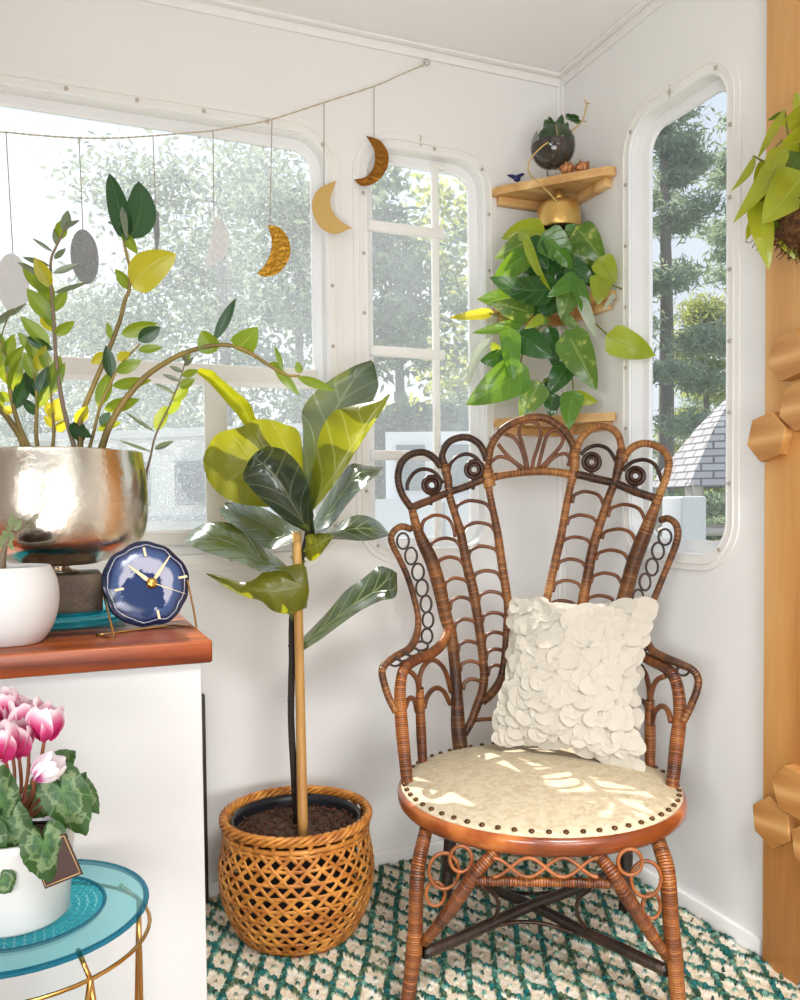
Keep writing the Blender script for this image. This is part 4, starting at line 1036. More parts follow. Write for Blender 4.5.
for ring in range(3, 10):
    rr = ring*.0092; nn = int(2*PI*rr/.0095)
    for j in range(nn):
        a = 2*PI*(j+.5*(ring % 2))/nn
        mb.ball((TC.x+rr*math.cos(a), TC.y+rr*math.sin(a), ZG-.0025), .0046, 8, (1, 1, .55))
tag(mb.build('glass_beads', M['tealdeep'], tbl), kind='stuff')
zr = ZG-.032; RRG = RG+.003
MB().tube([(TC.x+RRG*math.cos(a), TC.y+RRG*math.sin(a), zr) for a in [2*PI*i/48 for i in range(48)]], .0024, n=8, k=1, closed=True).build('wire_ring', M['brass'], tbl)
_j = pl(75, 970, 2, zr); A_J = math.atan2(_j.y-TC.y, _j.x-TC.x)
for a0, spr in ((A_J, 34), (A_J+math.radians(80), 10), (A_J+PI, 34), (A_J+math.radians(265), 34)):
    p0 = Vector((TC.x+RRG*math.cos(a0), TC.y+RRG*math.sin(a0), zr))
    pin = Vector((TC.x+(RG-.02)*math.cos(a0), TC.y+(RG-.02)*math.sin(a0), ZG-.008))
    MB().tube([pin, p0], .0026).build('wire_strut', M['brass'], tbl)
    for sgn in (-1, 1):
        a1 = a0 + sgn*math.radians(spr)
        p1 = Vector((TC.x+RRG*.95*math.cos(a1), TC.y+RRG*.95*math.sin(a1), .004))
        MB().tube([p0, p0.lerp(p1, .5), p1], .0028).build('wire_leg', M['brass'], tbl)

# ------------------------------------------------------------------ cyclamen
DC = .925
pc_ = dep(17, 915, DC); PC = Vector((pc_.x, pc_.y, ZG+.0005))
cyc = thing('cyclamen', 'potted cyclamen with pink and white flowers in a white pot', 'flowering plant', tuple(PC))
MB().lathe([(.050, 0), (.054, .004), (.0605, .085), (.0625, .088), (.0625, .096), (.058, .097), (.057, .085)], tuple(PC), 48, cap1=False).build('pot', M['whitepot'], cyc)
MB().lathe([(.058, 0), (.001, .004)], (PC.x, PC.y, PC.z+.082), 30).build('soil', M['soil'], cyc)
HT = [(0, .84), (12, .74), (30, .64), (55, .56), (90, .52), (125, .52), (150, .47), (165, .34), (175, .16), (180, .06)]
def hrad(a):
    a = abs(math.degrees((a+PI) % (2*PI)-PI))
    for (a0, r0), (a1, r1) in zip(HT, HT[1:]):
        if a <= a1: return r0+(r1-r0)*(a-a0)/(a1-a0)
    return HT[-1][1]
def cleaf(b, t, w, d, roll=0, pitch=0, cup=.15):
    """heart leaf: b = notch px, t = tip px, w = width px"""
    B, Tt = dep(b[0], b[1], d), dep(t[0], t[1], d); ax = Tt-B; L = ax.length; ax.normalize()
    vw = ((B+Tt)/2-CAM).normalized(); sd = ax.cross(vw).normalized(); nm = sd.cross(ax)
    if nm.dot(vw) > 0: nm = -nm
    hw = w*d/F/2/.53
    Rm = Matrix.Rotation(roll, 3, ax); sd = Rm@sd; nm = Rm@nm
    n = 48; vs = [B]; uv = [(0, 0)]; fs = []
    for k in range(1, 7):
        q = k/6
        for j in range(n+1):
            a = -PI+2*PI*j/n; r = hrad(a)*q*(1+.025*math.sin(a*17)*(q**4))
            x = r*math.cos(a)*L/.84; y = r*math.sin(a)*hw
            z = -cup*L*(q*q)*(.5+.5*math.cos(2*a)) + .03*L*math.sin(a*5+1)*q*q
            vs.append(B+ax*x+sd*y+nm*(z+pitch*x)); uv.append((j/n, q))
    for j in range(n): fs.append((0, 1+j, 2+j))
    for k in range(5):
        for j in range(n): fs.append((1+k*(n+1)+j, 1+(k+1)*(n+1)+j, 2+(k+1)*(n+1)+j, 2+k*(n+1)+j))
    MB().add(vs, fs, uv).build('leaf', M['cyc'], cyc)
    root = PC+Vector((0, 0, .09))
    MB().tube([root, (root+B)/2+Vector((0, 0, .012)), B+nm*-.002], .0018).build('leaf_stalk', M['redstem'], cyc)
cleaf((62,790), (85,838), 46, .895, roll=.25)
cleaf((44,843), (50,884), 46, .860, roll=-.1)
cleaf((2,818), (30,850), 46, .875, roll=.3)
cleaf((2,805), (4,765), 34, .87, roll=.2)
cleaf((40,772), (72,760), 22, .97, pitch=.25)
cleaf((70,790), (86,773), 18, .98)
cleaf((84,790), (99,815), 20, .98)
cleaf((2,880), (11,893), 26, .86)
cleaf((-14,840), (-18,880), 40, .86)
cleaf((-10,800), (-28,800), 42, .92)
cleaf((28,800), (50,815), 30, .94)
cleaf((56,765), (75,752), 26, .99)
def flower(x, y, sz, d, mat, tilt, az, stem_to):
    c = dep(x, y, d); h = sz*d/F
    up = Vector((0, 0, 1)); up = (up*math.cos(tilt) + (RT*math.cos(az)+Vector((FW.x, FW.y, 0))*math.sin(az))*math.sin(tilt)).normalized()
    X = up.orthogonal().normalized(); Y = up.cross(X)
    base = c - up*h*.5
    mb = MB()
    for i in range(5):
        a = 2*PI*i/5 + x*.1; ro_ = X*math.cos(a)+Y*math.sin(a); ta = up.cross(ro_)
        rows = []
        for q in range(9):
            s = q/8; r = h*(.09+.36*math.sin(PI*.62*s**.8)+.05*s*s*math.sin(i*2.3)) ; z = h*(s-.10*s*s*(i % 2))
            wd = h*.42*(math.sin(PI*(.10+.84*s))**.6)
            rw = []
            for j in range(7):
                u = -1+2*j/6
                rw.append(base + ro_*(r*(1-.25*u*u)+.04*h*math.sin(s*6+i)) + up*(z+.05*h*math.sin(u*3+i)) + ta*(u*wd*(1+.15*s*math.sin(i*2))))
            rows.append(rw)
        mb.grid(rows)
    mb.tube([base, base-up*h*.10], [h*.11, h*.05], k=1)
    mb.build('flower', M[mat], cyc)
    B = base-up*h*.08
    E_ = dep(stem_to[0], stem_to[1], DC+.01)
    MB().tube([B, B.lerp(E_, .5)+RT*.004, E_], .0019).build('flower_stem', M['redstem'], cyc)
flower(46, 722, 34, .905, 'petal', .12, 0, (24, 812))
flower(26, 716, 36, .935, 'petal', -.1, 0, (20, 812))
flower(4, 706, 32, .945, 'petal', -.15, 0, (14, 812))
flower(16, 740, 34, .90, 'petal', -.15, 1, (16, 812))
flower(1, 742, 36, .88, 'petal', -.2, 0, (10, 812))
flower(-22, 725, 40, .92, 'petal', -.2, 0, (4, 812))
flower(48, 768, 29, .88, 'petalw', .9, .2, (24, 815))
# card tucked in the pot
a, b, c, d = dep(65,833,.868), dep(83,874,.868), dep(45,889,.868), dep(28,846,.868)
nn = (b-a).cross(d-a).normalized()
if nn.dot(CAM-a) < 0: nn = -nn
card = thing('plant_card', 'brown card with a thin gold border tucked in the cyclamen pot', 'card', tuple(a))
MB().prism([a, b, c, d], nn*-.0012).build('card_body', M['card'], card)
mb = MB(); k = .10
ctr = (a+b+c+d)/4; q = [p.lerp(ctr, k)+nn*.0004 for p in (a, b, c, d)]
for i in range(4): mb.tube([q[i], q[(i+1) % 4]], .00045, n=5)
mb.build('gold_border', M['cardline'], card)

# ------------------------------------------------------------------ basket with fiddle leaf fig
bc = Vector((-.853, -.243, 0))
BP = [(.114, .010), (.128, .018), (.147, .05), (.162, .09), (.169, .13), (.169, .165), (.163, .20), (.157, .225), (.158, .25), (.162, .272)]
def brad(z):
    for (r0, z0), (r1, z1) in zip(BP, BP[1:]):
        if z <= z1:
            t = (z-z0)/(z1-z0); return r0+(r1-r0)*t
    return BP[-1][0]
def brad_s(z): return (brad(max(.012, z-.012))+brad(z)+brad(min(.272, z+.012)))/3
bask = thing('woven_basket', 'open-weave honey rattan basket standing on the rug beside the cabinet', 'basket', tuple(bc))
mb = MB(); NS = 32
radial = lambda p: Vector((p.x-bc.x, p.y-bc.y, 0)).normalized()
za, zb_ = .014, .246
for dirn in (1, -1):
    for i in range(NS):
        pts = []
        for k in range(19):
            s = k/18; z = za+(zb_-za)*s; a = 2*PI*i/NS + dirn*1.50*s + (0 if dirn > 0 else PI/NS)
            r = brad_s(z) + (.0012 if (k % 2 == (0 if dirn > 0 else 1)) else -.0008)
            pts.append((bc.x+r*math.cos(a), bc.y+r*math.sin(a), z))
        mb.tube(pts, .0046, n=6, k=1, flatten=(radial, .38))
for i in range(9):
    z = .020+i*.0265
    r = brad_s(z)-.0005
    mb.tube([(bc.x+(r+.0012*(j % 2))*math.cos(2*PI*j/76), bc.y+(r+.0012*(j % 2))*math.sin(2*PI*j/76), z+.0012*(j % 2)) for j in range(76)], .0040, n=6, k=1, closed=True, flatten=(radial, .45))
mb.build('weave', M['rattan'], bask)
mb = MB()
for st in range(4):
    n = 120
    mb.tube([(bc.x+(.1585+.0058*math.cos(13*2*PI*j/n+st*PI/2))*math.cos(2*PI*j/n), bc.y+(.1585+.0058*math.cos(13*2*PI*j/n+st*PI/2))*math.sin(2*PI*j/n), .266+.0078*math.sin(13*2*PI*j/n+st*PI/2)) for j in range(n)], .0046, n=6, k=1, closed=True)
mb.build('braided_rim', M['rattan'], bask)
mb = MB()
for j in range(26):
    a = 2*PI*j/26
    mb.tube([(bc.x+.157*math.cos(a), bc.y+.157*math.sin(a), .240), (bc.x+.158*math.cos(a+.06), bc.y+.158*math.sin(a+.06), .262)], .0048, n=6)
mb.tube([(bc.x+.1565*math.cos(2*PI*j/60), bc.y+.1565*math.sin(2*PI*j/60), .243) for j in range(60)], .0058, n=6, k=1, closed=True)
mb.build('rim_loops', M['rattan'], bask)
MB().lathe([(.001, .012), (.120, .012), (.124, .016), (.118, .009), (.001, .009)], tuple(bc), 40, cap0=False, cap1=False).build('base', M['rattan'], bask)

fig = thing('fiddle_leaf_fig', 'fiddle leaf fig with broad glossy leaves growing in the woven basket', 'potted tree', (bc.x, bc.y, .016))
MB().lathe([(.001, .016), (.112, .016), (.118, .03), (.139, .245), (.143, .252), (.143, .262), (.138, .264), (.136, .250), (.132, .2)], tuple(bc), 56, cap0=False, cap1=False).build('nursery_pot', M['blackpot'], fig)
mb = MB(); rnd = random.Random(8)
rows = []
mb.lathe([(.135, .236), (.11, .238), (.06, .240), (.001, .243)], tuple(bc), 40, cap0=False, cap1=False)
mb.build('soil', M['soil'], fig)
mb = MB()
for i in range(420):
    a = rnd.uniform(0, 2*PI); r = .130*math.sqrt(rnd.random()); p = bc+Vector((r*math.cos(a), r*math.sin(a), .238+.006*rnd.random()))
    d_ = Vector((rnd.uniform(-1,1), rnd.uniform(-1,1), rnd.uniform(-.2,.6))).normalized()*rnd.uniform(.004, .011)
    mb.tube([p, p+d_], rnd.uniform(.0012, .0028), n=5)
tag(mb.build('bark_chips', simple('bark_chips', srgb(110,66,44), .9, col2=srgb(58,34,24), nscale=40), fig), kind='stuff')
DF = 1.865
sb = pl(303, 840, 2, .235)
MB().tube([sb, dep(301,740,1.845), dep(299,640,1.84), dep(296.5,532,1.835)], [.0115, .0108, .010, .0098], n=12).build('bamboo_stake', M['bamboo'], fig)
tb = pl(297, 826, 2, .235)
MB().tube([tb, dep(294,775,1.865), dep(291,715,1.865), dep(292,660,1.862), dep(292,620,1.862), dep(296,580,1.862), dep(304,550,1.862), dep(308,528,1.862), dep(310,512,1.862)], [.0085,.0078,.0075,.0075,.007,.0065,.006,.0055,.004], n=10).build('trunk', M['bark'], fig)
mb = MB()
for (x, y) in ((290,700),(293,742),(291,672),(290.5,725),(294.5,790),(290.5,646)): mb.ball(dep(x, y, 1.858), .0065, 7, (1, 1, .8), .2)
mb.ball(dep(310,516,1.855), .011, 9, (.8, .8, 1.6), .1)
mb.build('leaf_scars', M['bark'], fig)
def figleaf(rows, depths, mat, edge=0.0, wave=.004):
    """rows of three px points across the blade; depths along the midrib; edge = depth change at the blade edges"""
    n = len(rows)
    cl = [[Vector((r[k][0], r[k][1], depths[i])) for i, r in enumerate(rows)] for k in range(3)]
    S = [smooth(c, 5) for c in cl]
    out = []
    for i in range(len(S[0])):
        l, m_, r = S[0][i], S[1][i], S[2][i]; rw = []
        for j in range(9):
            u = -1+2*j/8
            if u < 0: q = m_.lerp(l, -u)
            else: q = m_.lerp(r, u)
            e = edge*u*u if not isinstance(edge, tuple) else (edge[0] if u < 0 else edge[1])*abs(u)**1.3
            d = m_.z + e + wave*math.sin(i*1.1+u*2.2)*abs(u)
            rw.append(dep(q.x, q.y, d))
        out.append(rw)
    o = MB().grid(out).build('leaf', M[mat], fig)
    b = dep(rows[0][1][0], rows[0][1][1], depths[0])
    return o
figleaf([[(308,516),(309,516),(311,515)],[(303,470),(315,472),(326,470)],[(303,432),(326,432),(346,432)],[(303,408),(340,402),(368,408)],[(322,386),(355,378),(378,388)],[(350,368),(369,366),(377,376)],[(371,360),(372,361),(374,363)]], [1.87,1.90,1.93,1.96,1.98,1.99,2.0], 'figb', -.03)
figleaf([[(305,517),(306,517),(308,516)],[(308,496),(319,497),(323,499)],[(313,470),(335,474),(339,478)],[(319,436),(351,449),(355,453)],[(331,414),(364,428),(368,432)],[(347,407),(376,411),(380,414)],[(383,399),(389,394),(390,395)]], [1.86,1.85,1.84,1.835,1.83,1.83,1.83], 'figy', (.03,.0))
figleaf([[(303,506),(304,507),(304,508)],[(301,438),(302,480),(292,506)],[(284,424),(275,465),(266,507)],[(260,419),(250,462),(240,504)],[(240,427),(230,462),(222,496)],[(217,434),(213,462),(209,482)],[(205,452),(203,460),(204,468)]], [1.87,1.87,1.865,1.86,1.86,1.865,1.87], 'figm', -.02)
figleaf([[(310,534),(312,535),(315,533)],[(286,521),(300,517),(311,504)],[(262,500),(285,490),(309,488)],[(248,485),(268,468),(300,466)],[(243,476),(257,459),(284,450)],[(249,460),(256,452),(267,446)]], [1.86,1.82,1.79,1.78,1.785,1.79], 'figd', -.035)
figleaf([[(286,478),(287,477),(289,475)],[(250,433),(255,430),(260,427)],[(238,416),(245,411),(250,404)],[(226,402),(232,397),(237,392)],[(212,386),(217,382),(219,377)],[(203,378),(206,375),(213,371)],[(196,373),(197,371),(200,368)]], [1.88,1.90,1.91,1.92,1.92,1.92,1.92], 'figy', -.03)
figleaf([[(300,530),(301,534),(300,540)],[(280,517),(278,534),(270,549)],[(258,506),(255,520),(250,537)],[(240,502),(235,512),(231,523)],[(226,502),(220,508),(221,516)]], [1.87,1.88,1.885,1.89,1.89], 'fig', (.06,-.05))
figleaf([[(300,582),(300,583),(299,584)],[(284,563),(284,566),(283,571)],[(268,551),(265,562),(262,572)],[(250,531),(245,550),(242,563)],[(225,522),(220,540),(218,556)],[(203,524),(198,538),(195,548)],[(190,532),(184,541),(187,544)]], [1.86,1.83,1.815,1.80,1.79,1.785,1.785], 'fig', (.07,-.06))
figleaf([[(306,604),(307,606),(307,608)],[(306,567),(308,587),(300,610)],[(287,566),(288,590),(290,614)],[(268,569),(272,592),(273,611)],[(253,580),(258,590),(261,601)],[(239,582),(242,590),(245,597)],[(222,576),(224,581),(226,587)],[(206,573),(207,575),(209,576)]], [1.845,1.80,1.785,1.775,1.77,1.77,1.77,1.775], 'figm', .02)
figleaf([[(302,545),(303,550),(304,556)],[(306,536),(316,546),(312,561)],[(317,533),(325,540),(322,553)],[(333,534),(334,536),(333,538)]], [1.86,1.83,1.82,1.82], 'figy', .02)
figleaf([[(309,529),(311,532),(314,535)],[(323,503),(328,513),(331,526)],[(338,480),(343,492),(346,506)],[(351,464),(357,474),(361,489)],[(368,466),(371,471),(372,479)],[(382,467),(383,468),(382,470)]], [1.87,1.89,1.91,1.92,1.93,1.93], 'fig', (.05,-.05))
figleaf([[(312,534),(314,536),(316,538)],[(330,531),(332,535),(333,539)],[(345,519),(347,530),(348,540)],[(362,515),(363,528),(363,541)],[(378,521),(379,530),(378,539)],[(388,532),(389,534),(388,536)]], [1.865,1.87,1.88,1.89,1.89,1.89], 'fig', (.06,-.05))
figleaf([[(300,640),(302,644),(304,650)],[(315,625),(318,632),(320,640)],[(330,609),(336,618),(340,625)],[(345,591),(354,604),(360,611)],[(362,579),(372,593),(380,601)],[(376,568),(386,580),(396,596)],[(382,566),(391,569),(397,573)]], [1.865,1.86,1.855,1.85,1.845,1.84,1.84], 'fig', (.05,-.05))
for pts in ([(293,650,1.862),(300,642,1.866),(304,641,1.865)], [(302,552,1.862),(308,552,1.86),(303,550,1.858)], [(293,620,1.862),(291,614,1.83),(289,612,1.79)], [(304,560,1.862),(297,577,1.86)], [(308,530,1.862),(311,531,1.865)]):
    MB().tube([dep(*p) for p in pts], .0042).build('leaf_stalk', M['vine'], fig)

# ------------------------------------------------------------------ hanging pothos under the top shelf
pp = dep(559.5, 212, 2.235)
po = Vector((-.082, -.113, 0))
pot = thing('hanging_pothos', 'heart-leaved pothos trailing from an inverted brass pot under the top shelf', 'hanging plant', (po.x, po.y, 1.70))
zt_ = 1.737
MB().lathe([(.001, zt_), (.040, zt_-.001), (.050, zt_-.006), (.0565, zt_-.020), (.0585, zt_-.068), (.057, zt_-.073), (.054, zt_-.070), (.054, zt_-.03)], (po.x, po.y, 0), 48, cap0=False, cap1=False).build('brass_pot', M['brasspot'], pot)
MB().lathe([(.054, zt_-.055), (.001, zt_-.057)], (po.x, po.y, 0), 30).build('soil', M['soil'], pot)
MB().lathe([(.012, zt_-.002), (.012, 1.7675)], (po.x, po.y, 0), 20).build('hanger', M['brasspot'], pot)
random.seed(21)
def pl_leaf(b, t, w, mat, d=2.16, **k):
    L = math.hypot(t[0]-b[0], t[1]-b[1])*d/F
    kw = dict(shape='heart', bend=.13, fold=.22, roll=random.uniform(-.3, .3), wave=.05, cols=8, rows=11); kw.update(k)
    mb = leaf(MB(), b, t, w, d, d+random.uniform(-.2, .2)*L, **kw)
    mb.build('leaf', M[mat], pot)
PL = [((541,233),(501,239),24,'pothl',2.17,dict(sbend=-.12)), ((531,239),(494,259),24,'pothv',2.18), ((546,236),(573,261),32,'poth',2.15), ((527,240),(551,291),10,'pothl',2.10,dict(roll=.9,sbend=-.05)), ((529,242),(549,270),24,'pothd',2.17),
 ((524,257),(492,281),25,'poth',2.16), ((549,289),(489,277),30,'pothd',2.12,dict(sbend=.08)), ((527,298),(477,299),28,'poth',2.17), ((529,312),(489,302),26,'pothv',2.15), ((489,313),(449,318),11,'zzyellow',2.17,dict(roll=.3)),
 ((517,325),(472,333),13,'poth',2.16,dict(roll=.3)), ((510,333),(513,381),22,'poth',2.11), ((521,336),(553,358),30,'pothd',2.14), ((521,372),(466,405),40,'poth',2.12,dict(roll=.1)), ((501,358),(480,361),18,'pothd',2.17),
 ((489,343),(469,388),11,'pothw',2.16,dict(sbend=-.12,roll=.5)), ((538,386),(520,418),29,'pothv',2.12), ((553,396),(550,417),19,'pothd',2.14), ((574,395),(569,430),24,'poth',2.11,dict(sbend=-.05)), ((575,397),(598,402),15,'pothl',2.14),
 ((569,337),(597,391),36,'pothv',2.10), ((549,331),(557,372),18,'pothd',2.15), ((566,366),(548,396),24,'pothd',2.14), ((611,338),(655,356),31,'pothl',2.05,dict(roll=0.)), ((567,232),(584,227),14,'poth',2.19),
 ((579,231),(606,264),30,'pothv',2.15), ((574,251),(600,262),22,'pothv',2.16), ((601,260),(616,283),24,'pothl',2.12), ((602,277),(598,305),24,'pothl',2.12), ((613,296),(603,311),6,'pothw',2.11),
 ((570,265),(595,283),22,'pothd',2.14), ((559,252),(573,270),15,'poth',2.13), ((575,279),(547,297),19,'poth',2.11), ((572,285),(561,320),28,'pothv',2.13), ((576,283),(589,329),15,'poth',2.11,dict(sbend=.05)), ((582,301),(598,341),12,'pothw',2.10,dict(roll=.5)),
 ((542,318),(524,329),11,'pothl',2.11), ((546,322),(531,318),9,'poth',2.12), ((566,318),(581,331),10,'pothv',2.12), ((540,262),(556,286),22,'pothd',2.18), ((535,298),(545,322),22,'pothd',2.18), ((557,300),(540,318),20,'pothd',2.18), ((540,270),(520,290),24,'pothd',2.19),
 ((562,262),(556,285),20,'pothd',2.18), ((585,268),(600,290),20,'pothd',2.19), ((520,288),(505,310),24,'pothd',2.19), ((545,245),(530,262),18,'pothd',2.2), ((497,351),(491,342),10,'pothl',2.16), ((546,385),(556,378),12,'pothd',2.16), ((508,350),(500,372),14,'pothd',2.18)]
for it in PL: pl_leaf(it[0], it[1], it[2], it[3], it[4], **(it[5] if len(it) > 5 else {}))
for pts in ([(552,226,2.22),(548,260,2.2),(548,300,2.19),(552,330,2.18),(560,345,2.17),(552,372,2.16),(538,388,2.13)], [(545,228,2.22),(535,250,2.19),(530,275,2.19),(525,300,2.18),(520,325,2.17)], [(562,228,2.22),(570,260,2.19),(572,295,2.17),(585,315,2.13),(598,326,2.09),(611,338,2.05)],
            [(556,228,2.22),(560,270,2.2),(558,310,2.17),(566,330,2.12),(569,338,2.10)], [(565,228,2.22),(585,255,2.18),(598,278,2.14),(612,285,2.12),(622,289,2.12)], [(548,320,2.18),(530,338,2.16),(522,355,2.15),(520,372,2.13)], [(556,345,2.16),(570,370,2.14),(574,395,2.12)], [(540,230,2.2),(541,226,2.21),(548,225,2.22)], [(516,324,2.17),(505,318,2.17),(489,313,2.17)]):
    MB().tube([dep(*p) for p in pts], .0022, n=6).build('vine', M['vine'], pot)

# ------------------------------------------------------------------ things on the top shelf
zs = 1.7895
bc2 = pl(553, 175, 2, zs)
bw = thing('bowl_planter', 'round clear glass bowl of dark soil and jade plant on the top corner shelf', 'planter', (bc2.x, bc2.y, zs))
RB = .0575; cb = Vector((bc2.x, bc2.y, zs+.016+RB*.97))
MB().lathe([(.016, 0), (.017, .003), (.016, .020), (.014, .022)], (bc2.x, bc2.y, zs), 20).build('glass_foot', M['clear'], bw)
mb = MB(); pr = [(RB*math.sin(math.radians(t)), -RB*math.cos(math.radians(t))) for t in range(20, 146, 9)]
mb.lathe(pr, tuple(cb), 40, cap1=False); mb.build('glass_bowl', M['clear'], bw)
pr = [(.953*RB*math.sin(math.radians(t)), -.953*RB*math.cos(math.radians(t))) for t in range(14, 98, 8)] + [(.001, RB*.22)]
MB().lathe(pr, tuple(cb), 32).build('soil', simple('dark_soil', (.012,.008,.006), .7, col2=(.085,.06,.04), nscale=45, bump=.5, bscale=40), bw)
mb = MB(); random.seed(4)
for b, t, w in (((553,140),(549,116),8),((556,140),(562,114),8),((552,142),(545,119),8),((558,142),(568,122),8),((550,142),(543,128),8),((560,143),(571,131),7),((555,141),(555,121),8),((548,145),(541,138),7),((562,146),(573,141),6),
                ((546,140),(541,130),8),((544,139),(540,134),6),((566,145),(574,135),6),((556,145),(549,128),8),((559,146),(565,130),8),((571,119),(566,114),5),((572,120),(579,117),6),((574,122),(581,121),4),((570,121),(575,114),5),((564,155),(570,143),7)):
    leaf(mb, b, t, w*1.25, 2.19, 2.185, shape='oval', fold=.3, roll=random.uniform(-.4, .4))
mb.build('leaves', M['poth'] if False else leafmat('jade_dark', (.03,.085,.02), glow=(.1,.2,.02), tr=.12, rough=.3), bw)
mb = MB()
mb.tube([dep(559,145,2.19), dep(557,134,2.19), dep(556,124,2.19)], .0025, n=6)
mb.tube([dep(*p) for p in ((531,176,2.16),(528,168,2.15),(532,157,2.14),(544,145,2.13),(556,139,2.15),(570,132,2.225),(582,121,2.225),(586,108,2.225),(587,103,2.225))], .0021, n=6)
mb.tube([dep(*p) for p in ((531,176,2.16),(540,184,2.13),(550,194,2.13),(559,205,2.13),(562,210,2.13))], .0018, n=6)
for a, b in (((587,103),(584,100)),((587,103),(590,104)),((562,208),(568,205)),((562,208),(567,209)),((582,121),(586,122)),((555,198),(560,197)),((562,209),(559,213))):
    mb.tube([dep(a[0],a[1],2.2), dep(b[0],b[1],2.2)], .0016, n=5)
mb.build('dry_runner', M['yrunner'], bw)
def trinket(x, y, d, name, label, cat, mat, build, grp=None):
    p = pl(x, 187-(x-495)*17/122-d, 2, zs)
    mb = MB(); build(mb, p); return tag(mb.build(name, M[mat], None, tuple(p)), label, cat, grp)
def crumple(r):
    def f(mb, p):
        rr = random.Random(int(r*9999)); c = p+Vector((0, 0, r*.75)); vs = []
        mb.ball(c, r, 9, (1, 1, .8), .33)
        for i in range(7):
            a = rr.uniform(0, 6.28); d_ = Vector((math.cos(a), math.sin(a), rr.uniform(.1, .9))).normalized()
            x = d_.orthogonal().normalized()*r*.5; y = d_.cross(x)
            q = c+d_*r*.55
            mb.add([q-x, q+y*.8, q+x, q+d_*r*.75], [(0, 1, 3), (1, 2, 3), (2, 0, 3)], flat=True)
    return f
trinket(567, 170, 2.0, 'copper_ornament', 'left crumpled copper ornament beside the glass bowl on the shelf', 'ornament', 'copper', crumple(.0195), 'copper ornaments on the top shelf')
trinket(582, 166, 2.0, 'copper_ornament', 'right crumpled copper ornament nearer the shelf tip', 'ornament', 'copper', crumple(.0185), 'copper ornaments on the top shelf')
trinket(606, 168, 1.0, 'quartz_crystal', 'small clear crystal at the right tip of the top shelf', 'crystal', 'silver', lambda mb, p: (mb.lathe([(.006, 0), (.0055, .009), (.001, .014)], tuple(p), 6), mb.lathe([(.005, 0), (.0045, .006), (.001, .010)], tuple(p+Vector((.012, .012, 0))), 6)))
def bird(mb, p):
    mb.ball(p+Vector((0, 0, .009)), .0085, 10, (1.3, .8, .9))
    a = p+Vector((-.002, 0, .012))
    for k in (RT*.022+Vector((0, 0, .010)), RT*-.024+Vector((0, 0, .006))):
        mb.tube([a, a+k*.6+Vector((0,0,.001)), a+k], [.006, .0045, .001], n=6)
trinket(517, 182, 1.5, 'bird_figurine', 'tiny glossy navy bird figurine at the left tip of the top shelf', 'figurine', 'bluefig', bird)

# ------------------------------------------------------------------ plant hung on the pine panel
DH = 1.56
hc = pl(797, 225, 0, -.085)
hp = thing('mounted_plant', 'lime green long-leaved plant mounted on the pine panel', 'hanging plant', (-.023, hc.y, hc.z))
mb = MB(); rnd = random.Random(2)
cH = Vector((-.075, hc.y-.015, hc.z-.008))
mb.ball(cH, .055, 18, (.95, 1, .85), .10)
for i in range(500):
    d_ = Vector((rnd.gauss(0,1), rnd.gauss(0,1), rnd.gauss(0,1)-.4)).normalized()
    p = cH + Vector((d_.x*.05, d_.y*.053, d_.z*.046)); q = p + d_*rnd.uniform(.004, .013) + Vector((rnd.uniform(-.008,.008), rnd.uniform(-.008,.008), rnd.uniform(-.008,.006)))
    mb.tube([p, q], .0009, n=4)
mb.build('coir_ball', M['coir'], hp)
random.seed(33)
HL = [((785,109),(757,160),9,'phil',1.56,dict(shape='zz',roll=.6)), ((754,156),(730,192),8,'phil',1.56,dict(shape='zz',roll=.7,sbend=.08)), ((781,147),(768,182),21,'phil',1.53,dict(shape='oval',bend=.15)), ((768,160),(755,186),15,'phil',1.57,dict(shape='oval')),
      ((775,163),(733,223),20,'phil',1.52,dict(sbend=.03,roll=.5)), ((798,160),(752,214),36,'phild',1.55), ((801,178),(762,224),46,'phil',1.50,dict(roll=.15)), ((759,208),(769,270),24,'phil',1.53,dict(bend=.1)), ((755,214),(746,241),8,'phil',1.56,dict(shape='zz')),
      ((808,118),(780,124),26,'phil',1.57), ((806,140),(780,146),30,'phil',1.56), ((783,232),(798,261),17,'phil',1.53), ((770,226),(792,236),14,'phild',1.54), ((800,215),(800,250),26,'phil',1.52), ((812,130),(795,92),26,'phil',1.57), ((784,112),(767,121),5,'phild',1.57,dict(shape='zz')),
      ((815,170),(850,215),40,'phil',1.50), ((812,150),(860,150),36,'phil',1.53), ((810,195),(828,260),34,'phil',1.50), ((805,170),(835,120),30,'phild',1.56), ((775,190),(790,215),26,'phild',1.56), ((790,150),(800,180),34,'phild',1.57)]
for it in HL:
    kw = dict(shape='heart', bend=.08, fold=.2, roll=random.uniform(-.2, .2), rows=12); kw.update(it[5] if len(it) > 5 else {})
    d = it[4]
    leaf(MB(), it[0], it[1], it[2], d, d-.01, **kw).build('leaf', M[it[3]], hp)
for pts in ([(796,200,1.56),(785,170,1.55),(776,150,1.54),(782,140,1.54)], [(796,200,1.56),(790,150,1.56),(785,112,1.56)], [(795,205,1.56),(775,190,1.55),(760,205,1.54)], [(770,165,1.55),(757,158,1.56),(753,156,1.56)], [(800,205,1.56),(808,150,1.56),(812,128,1.57)]):
    MB().tube([dep(*p) for p in pts], .002, n=6).build('stem', M['vine'], hp)
mb = MB()
for a, b in (((757,240),(752,248)),((758,241),(757,251)),((755,238),(750,243)),((745,241),(749,243))): mb.tube([dep(a[0],a[1],1.56), dep(b[0],b[1],1.56)], .0008, n=4)
mb.build('rootlets', M['bark'], hp)

